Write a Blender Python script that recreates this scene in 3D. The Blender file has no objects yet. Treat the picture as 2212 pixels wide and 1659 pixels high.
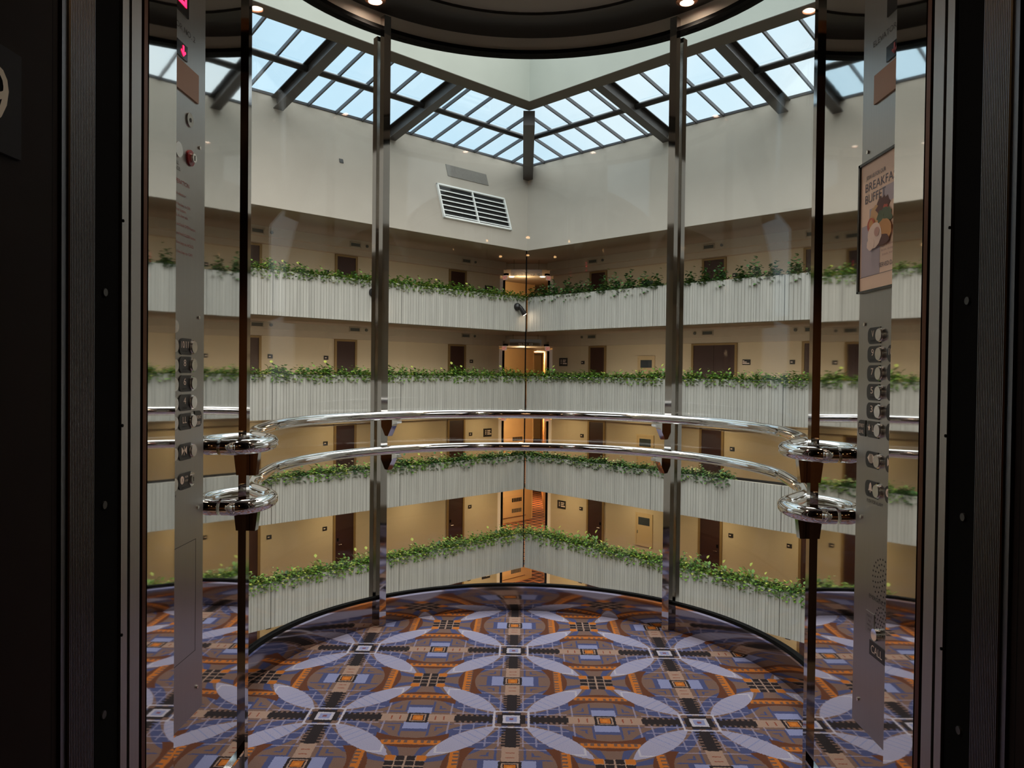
import bpy, bmesh, math, random
from mathutils import Vector, Matrix
random.seed(7)
R = math.radians
scene = bpy.context.scene
COL = scene.collection

# ------------------------------------------------------------------ camera
FPX, CX, CY, EYE = 1640.0, 1106.0, 829.5, 1.17
CAM = Vector((-0.012, 0.0, EYE))
Yc = Vector((1131 - CX, CY - 805, FPX)).normalized()          # +Y in camera axes (right, up, forward)
_rho = R(0.66)
_z = Vector((math.sin(_rho), math.cos(_rho), 0)); Zc = (_z - Yc * _z.dot(Yc)).normalized()
Xc = Vector((1, 0, 0)); Xc = (Xc - Yc * Xc.dot(Yc) - Zc * Xc.dot(Zc)).normalized()
RIGHT = Vector((Xc.x, Yc.x, Zc.x)); UP = Vector((Xc.y, Yc.y, Zc.y)); FWD = Vector((Xc.z, Yc.z, Zc.z))
cam = bpy.data.cameras.new('camera'); camo = bpy.data.objects.new('camera', cam); COL.objects.link(camo)
cam.sensor_width = 36; cam.lens = FPX / 2212 * 36; cam.clip_start = 0.02; cam.clip_end = 500
camo.matrix_world = Matrix(((RIGHT.x, UP.x, -FWD.x, CAM.x), (RIGHT.y, UP.y, -FWD.y, CAM.y),
                            (RIGHT.z, UP.z, -FWD.z, CAM.z), (0, 0, 0, 1)))
scene.camera = camo

def ray(px, py): return (FWD * FPX + RIGHT * (px - CX) - UP * (py - CY)).normalized()
def hit(px, py, p0, n):
    d = ray(px, py); t = (Vector(p0) - CAM).dot(n) / d.dot(n); return CAM + d * t

# ------------------------------------------------------------------ materials
def lin(c): return tuple(((v / 255) / 12.92 if v / 255 <= .04045 else ((v / 255 + .055) / 1.055) ** 2.4) for v in c)

class NT:
    """short hand for building node expressions"""
    def __init__(s, nt): s.nt = nt
    def new(s, t, **k):
        n = s.nt.nodes.new(t)
        for a, v in k.items(): setattr(n, a, v)
        return n
    def link(s, a, b): s.nt.links.new(a, b)
    def m(s, op, a, b=None, c=None):
        n = s.new('ShaderNodeMath', operation=op)
        for i, v in enumerate((a, b, c)):
            if v is None: continue
            if isinstance(v, (int, float)): n.inputs[i].default_value = v
            else: s.link(v, n.inputs[i])
        return n.outputs[0]
    def mix(s, f, a, b):
        n = s.new('ShaderNodeMix', data_type='RGBA')
        for i, v in ((0, f), (6, a), (7, b)):
            if isinstance(v, (int, float)): n.inputs[i].default_value = v
            elif isinstance(v, tuple): n.inputs[i].default_value = (*v[:3], 1)
            else: s.link(v, n.inputs[i])
        return n.outputs[2]

def mat(name, color, rough=.6, metal=0., noise=None, emit=None, estr=1., bump=None, spec=.5, coat=0.):
    """noise = (scale, amount, (sx,sy,sz)) modulates the colour; bump = (scale, strength, (sx,sy,sz))"""
    m = bpy.data.materials.new(name); m.use_nodes = True
    nt = m.node_tree; N = NT(nt); b = nt.nodes['Principled BSDF']
    col = lin(color) if max(color) > 1.001 else color
    b.inputs['Base Color'].default_value = (*col, 1); b.inputs['Roughness'].default_value = rough
    b.inputs['Metallic'].default_value = metal; b.inputs['Specular IOR Level'].default_value = spec
    b.inputs['Coat Weight'].default_value = coat
    if emit:
        e = lin(emit) if max(emit) > 1.001 else emit
        b.inputs['Emission Color'].default_value = (*e, 1); b.inputs['Emission Strength'].default_value = estr
    if noise or bump:
        tc = N.new('ShaderNodeTexCoord')
        def tex(sc, st):
            mp = N.new('ShaderNodeMapping'); mp.inputs['Scale'].default_value = st
            nz = N.new('ShaderNodeTexNoise'); nz.inputs['Scale'].default_value = sc; nz.inputs['Detail'].default_value = 5
            N.link(tc.outputs['Object'], mp.inputs[0]); N.link(mp.outputs[0], nz.inputs['Vector']); return nz.outputs['Fac']
        if noise:
            f = tex(noise[0], noise[2]); v = N.m('MULTIPLY_ADD', N.m('SUBTRACT', f, .5), noise[1] * 2, 1.)
            mx = N.new('ShaderNodeMix', data_type='RGBA', blend_type='MULTIPLY'); mx.inputs[0].default_value = 1
            mx.inputs[6].default_value = (*col, 1)
            cb = N.new('ShaderNodeCombineColor')
            for i in range(3): N.link(v, cb.inputs[i])
            N.link(cb.outputs[0], mx.inputs[7]); N.link(mx.outputs[2], b.inputs['Base Color'])
        if bump:
            f = tex(bump[0], bump[2]); bp = N.new('ShaderNodeBump'); bp.inputs['Strength'].default_value = bump[1]
            bp.inputs['Distance'].default_value = .01
            N.link(f, bp.inputs['Height']); N.link(bp.outputs[0], b.inputs['Normal'])
    return m

def glass_mat(name, tint, refl=1., ior=1.45, rough=0.):
    m = bpy.data.materials.new(name); m.use_nodes = True; nt = m.node_tree; N = NT(nt); nt.nodes.clear()
    out = N.new('ShaderNodeOutputMaterial'); tr = N.new('ShaderNodeBsdfTransparent'); gl = N.new('ShaderNodeBsdfGlossy')
    tr.inputs[0].default_value = (*tint, 1); gl.inputs['Roughness'].default_value = rough; gl.inputs[0].default_value = (1, 1, 1, 1)
    # thin sheet: Schlick reflectance from the angle between view and surface
    ly = N.new('ShaderNodeLayerWeight'); ly.inputs['Blend'].default_value = .5
    f0 = ((ior - 1) / (ior + 1)) ** 2
    k = N.m('POWER', ly.outputs['Facing'], 5.)
    f = N.m('MULTIPLY', N.m('MULTIPLY_ADD', k, 1 - f0, f0), refl)
    mx = N.new('ShaderNodeMixShader'); N.link(f, mx.inputs[0]); N.link(tr.outputs[0], mx.inputs[1]); N.link(gl.outputs[0], mx.inputs[2])
    N.link(mx.outputs[0], out.inputs[0]); return m

def carpet_mat():
    m = bpy.data.materials.new('medallion_carpet'); m.use_nodes = True; nt = m.node_tree; N = NT(nt); b = nt.nodes['Principled BSDF']
    b.inputs['Roughness'].default_value = .95; b.inputs['Specular IOR Level'].default_value = .15
    g = N.new('ShaderNodeNewGeometry'); sp = N.new('ShaderNodeSeparateXYZ'); N.link(g.outputs['Position'], sp.inputs[0])
    nz = N.new('ShaderNodeTexNoise'); nz.inputs['Scale'].default_value = 140; nz.inputs['Detail'].default_value = 2
    N.link(g.outputs['Position'], nz.inputs['Vector'])
    jit = N.m('MULTIPLY', N.m('SUBTRACT', nz.outputs['Fac'], .5), .012)
    P = .632
    def fold(sock, o):
        x = N.m('ADD', N.m('DIVIDE', N.m('SUBTRACT', sock, o), P), jit)
        return N.m('ABSOLUTE', N.m('SUBTRACT', x, N.m('ROUND', x)))
    A = fold(sp.outputs[0], -.04); B = fold(sp.outputs[1], 2.545)
    p = N.m('MAXIMUM', A, B); q = N.m('MINIMUM', A, B)
    lt = lambda a, v: N.m('LESS_THAN', a, v)
    gt = lambda a, v: N.m('GREATER_THAN', a, v)
    AND = lambda *a: __import__('functools').reduce(lambda x, y: N.m('MULTIPLY', x, y), a)
    OR = lambda *a: __import__('functools').reduce(lambda x, y: N.m('MAXIMUM', x, y), a)
    rng = lambda a, l, h: AND(gt(a, l), lt(a, h))
    frac = lambda a, k: N.m('FRACT', N.m('MULTIPLY', a, k))
    s = N.m('MULTIPLY', N.m('ADD', A, B), .70711); t = N.m('MULTIPLY', N.m('ABSOLUTE', N.m('SUBTRACT', A, B)), .70711)
    def lens(c, L, w):
        z = N.m('DIVIDE', N.m('SUBTRACT', s, c), L)
        return lt(t, N.m('MULTIPLY', N.m('SUBTRACT', 1., N.m('MULTIPLY', z, z)), w))
    cp = N.m('SUBTRACT', .5, p); cq = N.m('SUBTRACT', .5, q)         # distances from the cell centre, cq >= cp
    C = {k: lin(v) for k, v in dict(taupe=(130, 104, 95), blue=(80, 88, 136), leaf=(174, 174, 206), black=(46, 39, 43), tan=(178, 150, 136),
         orange=(206, 122, 48), brown=(108, 64, 44), sky=(150, 158, 205), line=(176, 172, 205), white=(205, 202, 220), dim=(118, 92, 84)).items()}
    col = C['taupe']
    # nested right-angle outlines beside the light blue bars
    for c0, r0 in ((.36, .085),):
        d = N.m('MAXIMUM', N.m('ABSOLUTE', N.m('SUBTRACT', p, c0)), N.m('ABSOLUTE', N.m('SUBTRACT', q, .14)))
        col = N.mix(OR(rng(d, .062, .074), rng(d, .024, .036)), col, C['blue'])
    col = N.mix(AND(lens(.34, .36, .175), lt(cp, 1)), col, C['taupe'])
    col = N.mix(AND(lens(.34, .33, .135), N.m('SUBTRACT', 1., lens(.34, .30, .070))), col, C['blue'])
    # thin pale hatching next to the medallion arms
    hat = OR(AND(gt(frac(q, 15.), .86), rng(p, .09, .30)), AND(gt(frac(p, 15.), .86), rng(q, .04, .20), lt(p, .34)))
    col = N.mix(AND(hat, lt(s, .40)), col, N.mix(.55, col, C['line']))
    # light blue bars crossing the street half way
    col = N.mix(AND(gt(p, .435), rng(q, .05, .125)), col, C['sky'])
    col = N.mix(AND(gt(p, .435), rng(q, .125, .155)), col, C['blue'])
    # brown and orange bars around the cell centre
    arc = N.m('ADD', q, N.m('MULTIPLY', N.m('MULTIPLY', cp, cp), 1.6))
    col = N.mix(AND(rng(arc, .225, .325), lt(cp, .185)), col, C['brown'])
    col = N.mix(AND(rng(q, .245, .295), lt(cp, .155)), col, C['dim'])
    tooth = N.m('MULTIPLY_ADD', gt(frac(cp, 30.), .5), .026, .0)
    col = N.mix(AND(gt(q, N.m('ADD', .250, tooth)), lt(q, .292), lt(cp, .15)), col, C['orange'])
    # leaves
    lf = lens(.345, .235, .068)
    col = N.mix(lf, col, C['leaf'])
    zz = N.m('ABSOLUTE', N.m('SUBTRACT', N.m('ADD', s, t), .52))
    col = N.mix(AND(lf, lt(zz, .008)), col, C['white'])
    col = N.mix(AND(lf, gt(frac(s, 22.), .86), lt(s, .36)), col, C['sky'])
    # the street: black combs, tan plates, orange squares
    col = N.mix(AND(lt(q, .042), gt(p, .30)), col, C['tan'])
    comb = N.m('MULTIPLY_ADD', gt(frac(p, 34.), .45), .020, .028)
    col = N.mix(AND(lt(q, comb), rng(p, .10, .305)), col, C['black'])
    col = N.mix(AND(gt(frac(p, 22.), .84), lt(q, .022), rng(p, .32, .43)), col, lin((150, 80, 60)))
    d = N.m('MAXIMUM', cp, q)
    col = N.mix(lt(d, .056), col, C['black']); col = N.mix(AND(lt(d, .042), gt(d, .034)), col, C['tan'])
    col = N.mix(lt(d, .028), col, C['orange']); col = N.mix(lt(d, .012), col, lin((225, 140, 60)))
    # medallion square
    col = N.mix(AND(lt(p, .098), gt(p, .086)), col, C['white'])
    col = N.mix(lt(p, .075), col, C['black']); col = N.mix(AND(lt(p, .075), gt(q, .052)), col, C['taupe'])
    col = N.mix(lt(p, .046), col, C['white']); col = N.mix(lt(p, .03), col, C['sky']); col = N.mix(lt(p, .011), col, lin((140, 90, 100)))
    # cell centre cross
    col = N.mix(AND(lt(cq, .095), lt(cp, .095)), col, C['black'])
    col = N.mix(AND(rng(cq, .052, .10), rng(cp, .052, .10)), col, C['orange'])
    col = N.mix(AND(OR(rng(cq, .046, .052), rng(cp, .046, .052), lt(cp, .005)), lt(cq, .095)), col, C['tan'])
    # wool fleck
    n2 = N.new('ShaderNodeTexNoise'); n2.inputs['Scale'].default_value = 420; N.link(g.outputs['Position'], n2.inputs['Vector'])
    v = N.m('MULTIPLY_ADD', n2.outputs['Fac'], .44, .36); cb = N.new('ShaderNodeCombineColor')
    for i in range(3): N.link(v, cb.inputs[i])
    mx = N.new('ShaderNodeMix', data_type='RGBA', blend_type='MULTIPLY'); mx.inputs[0].default_value = 1
    N.link(col, mx.inputs[6]); N.link(cb.outputs[0], mx.inputs[7]); N.link(mx.outputs[2], b.inputs['Base Color'])
    bp = N.new('ShaderNodeBump'); bp.inputs['Strength'].default_value = .35; bp.inputs['Distance'].default_value = .004
    N.link(n2.outputs['Fac'], bp.inputs['Height']); N.link(bp.outputs[0], b.inputs['Normal'])
    return m

def hex_carpet_mat():
    m = bpy.data.materials.new('hexagon_carpet'); m.use_nodes = True; nt = m.node_tree; N = NT(nt); b = nt.nodes['Principled BSDF']
    b.inputs['Roughness'].default_value = .95
    g = N.new('ShaderNodeNewGeometry'); sp = N.new('ShaderNodeSeparateXYZ'); N.link(g.outputs['Position'], sp.inputs[0])
    x = N.m('DIVIDE', sp.outputs[0], .52); y = N.m('DIVIDE', sp.outputs[1], .62)
    fx = N.m('ABSOLUTE', N.m('SUBTRACT', x, N.m('ROUND', x)))
    f2 = N.m('ABSOLUTE', N.m('SUBTRACT', y, N.m('ROUND', y)))
    x2 = N.m('ADD', x, .5); fx2 = N.m('ABSOLUTE', N.m('SUBTRACT', x2, N.m('ROUND', x2)))
    y2 = N.m('ADD', y, .5); fy2 = N.m('ABSOLUTE', N.m('SUBTRACT', y2, N.m('ROUND', y2)))
    d1 = N.m('ADD', N.m('MULTIPLY', fx, .55), f2); d2 = N.m('ADD', N.m('MULTIPLY', fx2, .55), fy2)
    d = N.m('MINIMUM', d1, d2)
    c = N.mix(N.m('GREATER_THAN', d, .27), lin((74, 46, 44)), lin((190, 130, 90)))
    N.link(c, b.inputs['Base Color']); return m

def leaf_mat(name, dark, light, yellow):
    m = bpy.data.materials.new(name); m.use_nodes = True; nt = m.node_tree; N = NT(nt); b = nt.nodes['Principled BSDF']
    g = N.new('ShaderNodeNewGeometry'); r = N.new('ShaderNodeValToRGB'); e = r.color_ramp.elements
    e[0].position = 0; e[0].color = (*lin(dark), 1); e[1].position = .75; e[1].color = (*lin(light), 1)
    x = e.new(.95); x.color = (*lin(yellow), 1)
    N.link(g.outputs['Random Per Island'], r.inputs[0]); N.link(r.outputs[0], b.inputs['Base Color'])
    b.inputs['Roughness'].default_value = .45; return m

M = dict(
    carpet=carpet_mat(), hexcarpet=hex_carpet_mat(),
    mirror=mat('polished_steel', (.80, .785, .76), .025, 1., bump=(1.6, .018, (1, 1, 1))),
    chrome=mat('chrome', (.83, .82, .81), .05, 1.),
    darkchrome=mat('dark_polished_steel', (.50, .47, .45), .05, 1.),
    brushed=mat('brushed_steel', (.40, .385, .365), .28, 1., noise=(6, .06, (60, 60, .4))),
    buttonsteel=mat('button_steel', (.72, .70, .68), .24, 1.),
    screw=mat('screw_steel', (.8, .78, .74), .15, 1.),
    doorsteel=mat('brushed_door_steel', (.36, .345, .33), .34, 1., noise=(5, .08, (80, 80, .3))),
    ribsteel=mat('ribbed_dark_steel', (.15, .155, .17), .3, 1.),
    black=mat('black_paint', (.004, .004, .004), .9, spec=.04),
    blackgloss=mat('black_gloss', (.008, .008, .009), .2),
    blackplate=mat('black_plate', (.018, .018, .018), .45),
    jamb=mat('dark_brown_jamb', (.010, .006, .005), .6, noise=(9, .3, (1, 1, 1)), spec=.06),
    plaque=mat('grey_plaque', (40, 42, 46), .7, spec=.1),
    cream=mat('cream_lettering', (215, 205, 185), .5),
    pinkwhite=mat('white_lettering', (235, 215, 200), .5),
    ink=mat('black_ink', (.02, .02, .02), .6),
    redink=mat('red_ink', (150, 60, 55), .6),
    redlit=mat('red_display', (.05, 0, .005), .5, emit=(1., .01, .06), estr=2.2),
    redring=mat('red_ring', (140, 40, 45), .3),
    copper=mat('copper_plate', (150, 112, 88), .42, .55),
    copperstrip=mat('copper_strip', (92, 54, 34), .3, 1.),
    kick=mat('dark_mirror_kickplate', (.30, .26, .245), .07, 1.),
    rubber=mat('black_gasket', (.004, .004, .004), .8, spec=.08),
    bandsteel=mat('satin_band_steel', (205, 198, 186), .45),
    soffitblack=mat('black_soffit', (.010, .009, .009), .35),
    dome=mat('grey_ceiling_metal', (140, 134, 124), .5, .3, noise=(2.2, .12, (1, 1, 1))),
    lampring=mat('copper_lamp_ring', (200, 140, 110), .25, .9),
    lamp=mat('lamp_glass', (1., 1., 1.), .3, emit=(1., .80, .62), estr=14.),
    goldlamp=mat('warm_lamp_glass', (1., .8, .5), .3, emit=(1., .60, .26), estr=9.),
    glass=glass_mat('car_glass', (.975, .98, .97), .55),
    skyglass=glass_mat('skylight_glass', (.92, .96, .98), .6),
    smoke=glass_mat('smoked_acrylic', (.66, .64, .62), .5),
    stucco=mat('upper_wall_stucco', (164, 155, 143), .9, noise=(1.6, .05, (1, 1, 1)), bump=(60, .25, (1, 1, 1))),
    concrete=mat('ribbed_concrete', (176, 173, 165), .9, noise=(8, .30, (1, 1, .05)), bump=(40, .3, (1, 1, .2))),
    smoothconcrete=mat('pale_concrete', (172, 178, 170), .9, noise=(1.4, .07, (1, 1, 1))),
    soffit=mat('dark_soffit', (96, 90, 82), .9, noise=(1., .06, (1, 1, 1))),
    ceilpaint=mat('corridor_ceiling', (150, 140, 126), .9),
    bulk=mat('bulkhead_paint', (172, 160, 142), .85),
    paper=mat('corridor_wallpaper', (188, 174, 148), .85, noise=(14, .05, (1, 1, 3)), bump=(30, .5, (1, 1, 4))),
    alcove=mat('alcove_paint', (212, 178, 126), .8),
    doorwood=mat('dark_door_wood', (50, 25, 20), .42, noise=(4, .22, (1, 1, 8))),
    doorframe=mat('brass_door_frame', (136, 112, 72), .5, .3),
    signblack=mat('sign_black', (30, 29, 31), .4),
    ventgrey=mat('vent_grey', (84, 86, 80), .5),
    ventframe=mat('vent_frame_paint', (160, 148, 130), .7),
    white=mat('white_paint', (222, 222, 218), .5),
    louverback=mat('louver_shadow', (.008, .008, .008), .8),
    greypanel=mat('grey_wall_panel', (112, 107, 100), .8, noise=(14, .2, (1, 1, 1))),
    steelbeam=mat('dark_steel_beam', (58, 56, 56), .32, .6),
    paintbeam=mat('grey_painted_steel', (74, 70, 68), .4, .2),
    glazebar=mat('glazing_bar', (84, 84, 88), .4, .3),
    soil=mat('dark_soil', (34, 30, 26), .95),
    leafa=leaf_mat('ivy_leaf', (42, 80, 30), (124, 166, 64), (200, 200, 92)),
    leafb=leaf_mat('dark_ivy_leaf', (28, 60, 30), (80, 124, 60), (140, 160, 76)),
    stem=mat('plant_stem', (60, 66, 34), .7),
    exitpanel=mat('exit_panel', (235, 205, 185), .5, emit=(1., .75, .6), estr=.08),
    exitred=mat('exit_red', (190, 30, 24), .5, emit=(1., .05, .03), estr=.15),
    cabinet=mat('beige_cabinet', (186, 164, 126), .6),
    cabglass=mat('cabinet_window', (70, 78, 84), .08, .3),
    orangelit=mat('halo_lamp', (1., .6, .3), .4, emit=(1., .5, .2), estr=1.5),
    whitedoor=mat('pale_door_edge', (246, 240, 234), .5),
    poster=mat('poster_paper', (246, 214, 190), .45), posterblue=mat('poster_grey_blue', (184, 170, 178), .45),
    posterink=mat('poster_ink', (88, 82, 96), .5), egg=mat('poster_egg', (240, 214, 198), .5),
    eggshade=mat('poster_egg_shade', (196, 152, 138), .5),
    bacon=mat('poster_brown', (96, 50, 36), .5), green=mat('poster_green', (84, 96, 64), .5),
    tomato=mat('poster_red', (190, 84, 58), .5), toast=mat('poster_toast', (206, 148, 84), .5), flake=mat('poster_potato', (212, 168, 118), .5),
    lobby=mat('dark_lobby', (.012, .008, .007), .9, spec=.05), lobbywall=mat('copper_brown_lobby', (.12, .055, .026), .7),
)

# ------------------------------------------------------------------ mesh builder
class MB:
    def __init__(s): s.v = []; s.f = []
    def quad(s, a, b, c, d):
        i = len(s.v); s.v += [Vector(x) for x in (a, b, c, d)]; s.f.append((i, i + 1, i + 2, i + 3)); return s
    def poly(s, pts):
        i = len(s.v); s.v += [Vector(x) for x in pts]; s.f.append(tuple(range(i, i + len(pts)))); return s
    def hexa(s, p):                                     # 8 points: bottom loop then top loop
        i = len(s.v); s.v += [Vector(x) for x in p]
        for f in ((0, 3, 2, 1), (4, 5, 6, 7), (0, 1, 5, 4), (1, 2, 6, 5), (2, 3, 7, 6), (3, 0, 4, 7)): s.f.append(tuple(i + k for k in f))
        return s
    def box(s, a, b):
        (x0, y0, z0), (x1, y1, z1) = a, b
        return s.hexa([(x0, y0, z0), (x1, y0, z0), (x1, y1, z0), (x0, y1, z0), (x0, y0, z1), (x1, y0, z1), (x1, y1, z1), (x0, y1, z1)])
    def prism(s, pts, d):                               # polygon swept by vector d
        d = Vector(d); i = len(s.v); n = len(pts); s.v += [Vector(p) for p in pts] + [Vector(p) + d for p in pts]
        s.f.append(tuple(i + k for k in range(n))[::-1]); s.f.append(tuple(i + n + k for k in range(n)))
        for k in range(n): s.f.append((i + k, i + (k + 1) % n, i + n + (k + 1) % n, i + n + k))
        return s
    def tube(s, path, r, seg=20, caps=True, flat=None):
        path = [Vector(p) for p in path]; rings = []; n = len(path)
        up = Vector((0, 0, 1))
        for k, p in enumerate(path):
            t = (path[min(k + 1, n - 1)] - path[max(k - 1, 0)]).normalized()
            a = t.cross(up) if abs(t.dot(up)) < .95 else t.cross(Vector((1, 0, 0)))
            a.normalize(); b = t.cross(a).normalized(); rr = r[k] if isinstance(r, (list, tuple)) else r
            i = len(s.v); s.v += [p + a * rr * math.cos(2 * math.pi * j / seg) + b * rr * math.sin(2 * math.pi * j / seg) for j in range(seg)]
            rings.append(i)
        for k in range(n - 1):
            for j in range(seg):
                s.f.append((rings[k] + j, rings[k] + (j + 1) % seg, rings[k + 1] + (j + 1) % seg, rings[k + 1] + j))
        if caps:
            s.f.append(tuple(rings[0] + j for j in range(seg))[::-1]); s.f.append(tuple(rings[-1] + j for j in range(seg)))
        return s
    def ringwall(s, cx, cy, prof, a0, a1, seg, closed=False):
        """profile [(r,z)...] swept about the vertical axis; angle 0 is +Y, positive towards +X"""
        i = len(s.v); n = len(prof)
        for k in range(seg + 1):
            a = a0 + (a1 - a0) * k / seg
            for r_, z in prof: s.v.append(Vector((cx + r_ * math.sin(a), cy + r_ * math.cos(a), z)))
        for k in range(seg):
            for j in range(n if closed else n - 1):
                j2 = (j + 1) % n
                s.f.append((i + k * n + j, i + (k + 1) * n + j, i + (k + 1) * n + j2, i + k * n + j2))
        if closed and abs(a1 - a0) < 6.2:
            s.f.append(tuple(i + j for j in range(n))); s.f.append(tuple(i + seg * n + j for j in range(n))[::-1])
        return s

def wloc(o):
    p = Vector((0, 0, 0))
    while o is not None: p += o.location; o = o.parent
    return p
def tag(o, label=None, cat=None, group=None, kind=None):
    if label: o['label'] = label
    if cat: o['category'] = cat
    if group: o['group'] = group
    if kind: o['kind'] = kind
    return o
def obj(name, mb, m, parent=None, smooth=False, base=None):
    me = bpy.data.meshes.new(name)
    if parent is not None: b0 = wloc(parent)
    elif base is not None: b0 = Vector(base)
    else:
        xs = [v.x for v in mb.v]; ys = [v.y for v in mb.v]
        b0 = Vector(((min(xs) + max(xs)) / 2, (min(ys) + max(ys)) / 2, min(v.z for v in mb.v)))
    me.from_pydata([tuple(v - b0) for v in mb.v], [], mb.f)
    bm = bmesh.new(); bm.from_mesh(me); bmesh.ops.recalc_face_normals(bm, faces=bm.faces); bm.to_mesh(me); bm.free()
    me.materials.append(M[m] if isinstance(m, str) else m)
    if smooth:
        me.polygons.foreach_set('use_smooth', [True] * len(me.polygons)); me.set_sharp_from_angle(angle=R(40))
    o = bpy.data.objects.new(name, me); COL.objects.link(o)
    if parent is not None: o.parent = parent
    else: o.location = b0
    return o
def empty(name, loc, label, cat, group=None, kind=None):
    o = bpy.data.objects.new(name, None); COL.objects.link(o); o.location = loc; o.empty_display_size = .05
    return tag(o, label, cat, group, kind)
def struct(name, mb, m, label, cat, smooth=False, parent=None):
    return tag(obj(name, mb, m, parent, smooth), label, cat, None, 'structure')

_fonts = {}
def text_mb(txt, origin, right, up, height, width=None, depth=.0006, align='LEFT', spacing=1.):
    cu = bpy.data.curves.new('lettering', 'FONT'); cu.body = txt; cu.size = 1.; cu.extrude = 0; cu.resolution_u = 3
    cu.space_character = spacing
    o = bpy.data.objects.new('lettering', cu); COL.objects.link(o)
    dg = bpy.context.evaluated_depsgraph_get(); me = bpy.data.meshes.new_from_object(o.evaluated_get(dg))
    bpy.data.objects.remove(o); bpy.data.curves.remove(cu)
    right = Vector(right).normalized(); up = Vector(up).normalized(); n = right.cross(up)
    vs = [v.co.copy() for v in me.vertices]
    x0, x1 = min(v.x for v in vs), max(v.x for v in vs)
    sy = height / .72; sx = (width / (x1 - x0)) if width else sy
    ox = -x0 if align == 'LEFT' else (-(x0 + x1) / 2 if align == 'CENTER' else -x1)
    mb = MB(); o0 = Vector(origin)
    P = lambda v, d: o0 + right * ((v.x + ox) * sx) + up * (v.y * sy) + n * d
    k = len(vs); mb.v = [P(v, depth) for v in vs]
    mb.f = [tuple(p.vertices) for p in me.polygons]
    bpy.data.meshes.remove(me); return mb

# ------------------------------------------------------------------ atrium geometry
XC, D0, DB, FH = .064, 25.57, 29.6, 2.65
SID = {'left': (Vector((-.70711, -.70711, 0)), Vector((.70711, -.70711, 0))), 'right': (Vector((.70711, -.70711, 0)), Vector((-.70711, -.70711, 0)))}
def WP(side, D, s, off, z):
    a, n = SID[side]; return Vector((XC, D, 0)) + a * s + n * off + Vector((0, 0, z))
def wbox(mb, side, D, s0, s1, o0, o1, z0, z1):
    return mb.hexa([WP(side, D, s0, o0, z0), WP(side, D, s1, o0, z0), WP(side, D, s1, o1, z0), WP(side, D, s0, o1, z0),
                    WP(side, D, s0, o0, z1), WP(side, D, s1, o0, z1), WP(side, D, s1, o1, z1), WP(side, D, s0, o1, z1)])
SEND = 18.5
LV = [('topmost', 2.65, '10'), ('second', 0., '9'), ('third', -2.65, '8'), ('fourth', -5.3, '7'), ('lowest', -7.95, '6')]
ORD = ['first', 'second', 'third']

# upper walls lean outwards; slope K
K = .34; ZB, ZT = 5.27, 8.497
def DU(z): return D0 + 1.41421 * K * (z - ZB)
def UW(side, s, off, z):                               # a point on the leaning wall, off along the horizontal inward normal
    return WP(side, DU(z), s, off, z)
def upper_hit(px, py):
    a, n = SID['left' if px < 1138 else 'right']; nn = (n + Vector((0, 0, K))).normalized()
    return hit(px, py, Vector((XC, D0, ZB)), nn)

for side in ('left', 'right'):
    mb = MB()
    lo = [UW(side, 0, 0, ZB), UW(side, SEND, 0, ZB), UW(side, SEND, 0, ZT), UW(side, 0, 0, ZT)]
    hi = [UW(side, -.05, -.25, ZB), UW(side, SEND, -.25, ZB), UW(side, SEND, -.25, ZT), UW(side, -.05, -.25, ZT)]
    mb.hexa(lo + hi)
    struct('wall_' + side, mb, 'stucco', f'pale stucco upper atrium wall on the {side} of the corner, leaning out under the skylight', 'wall')

# floors, ceilings, walls of each balcony
nd = [0]
def room_door(side, s0, s1, z, row, which, double=False):
    nd[0] += 1
    nm = f'door_{nd[0]}'
    e = empty(nm, WP(side, DB, (s0 + s1) / 2, 0, z), f'{which} dark wood {"double" if double else "room"} door {side} of the corner, {row} balcony', 'door', None, 'structure')
    T = 2.09
    f = MB()
    wbox(f, side, DB, s0 - .075, s0, -.02, .045, z, z + T + .06); wbox(f, side, DB, s1, s1 + .075, -.02, .045, z, z + T + .06)
    wbox(f, side, DB, s0, s1, -.02, .045, z + T, z + T + .06)
    obj('door_frame', f, 'doorframe', e)
    p = MB()
    if double:
        m_ = (s0 + s1) / 2
        wbox(p, side, DB, s0, m_ - .006, .001, .022, z + .01, z + T); wbox(p, side, DB, m_ + .006, s1, .001, .022, z + .01, z + T)
    else: wbox(p, side, DB, s0, s1, .001, .022, z + .01, z + T)
    obj('door_leaf', p, 'doorwood', e)
    hs = s1 - .09 if side == 'left' else s1 - .09
    h = MB(); a, n = SID[side]
    c = WP(side, DB, hs, .06, z + 1.0); h.tube([WP(side, DB, hs, .02, z + 1.0), c], .014, 10); h.tube([c, c - a * .12], .011, 10)
    obj('door_handle', h, 'chrome', e, True)
    l = MB(); wbox(l, side, DB, hs - .03, hs + .03, .022, .035, z + 1.1, z + 1.2); obj('door_lock', l, 'black', e)
    return e
def wall_sign(name, side, sc, zc, w, h, label, cat, lines, group=None):
    mb = MB(); wbox(mb, side, DB, sc - w / 2, sc + w / 2, .001, .02, zc - h / 2, zc + h / 2)
    o = tag(obj(name, mb, 'signblack'), label, cat, group)
    t = MB(); a, n = SID[side]; rt = -a if side == 'left' else a
    for (u, v, lw, lh) in lines:
        c = WP(side, DB, sc, .0225, zc) + rt * (u * w) + Vector((0, 0, v * h))
        t.quad(c, c + rt * lw * w, c + rt * lw * w + Vector((0, 0, lh * h)), c + Vector((0, 0, lh * h)))
    obj('lettering', t, 'pinkwhite', o)
    return o

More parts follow.
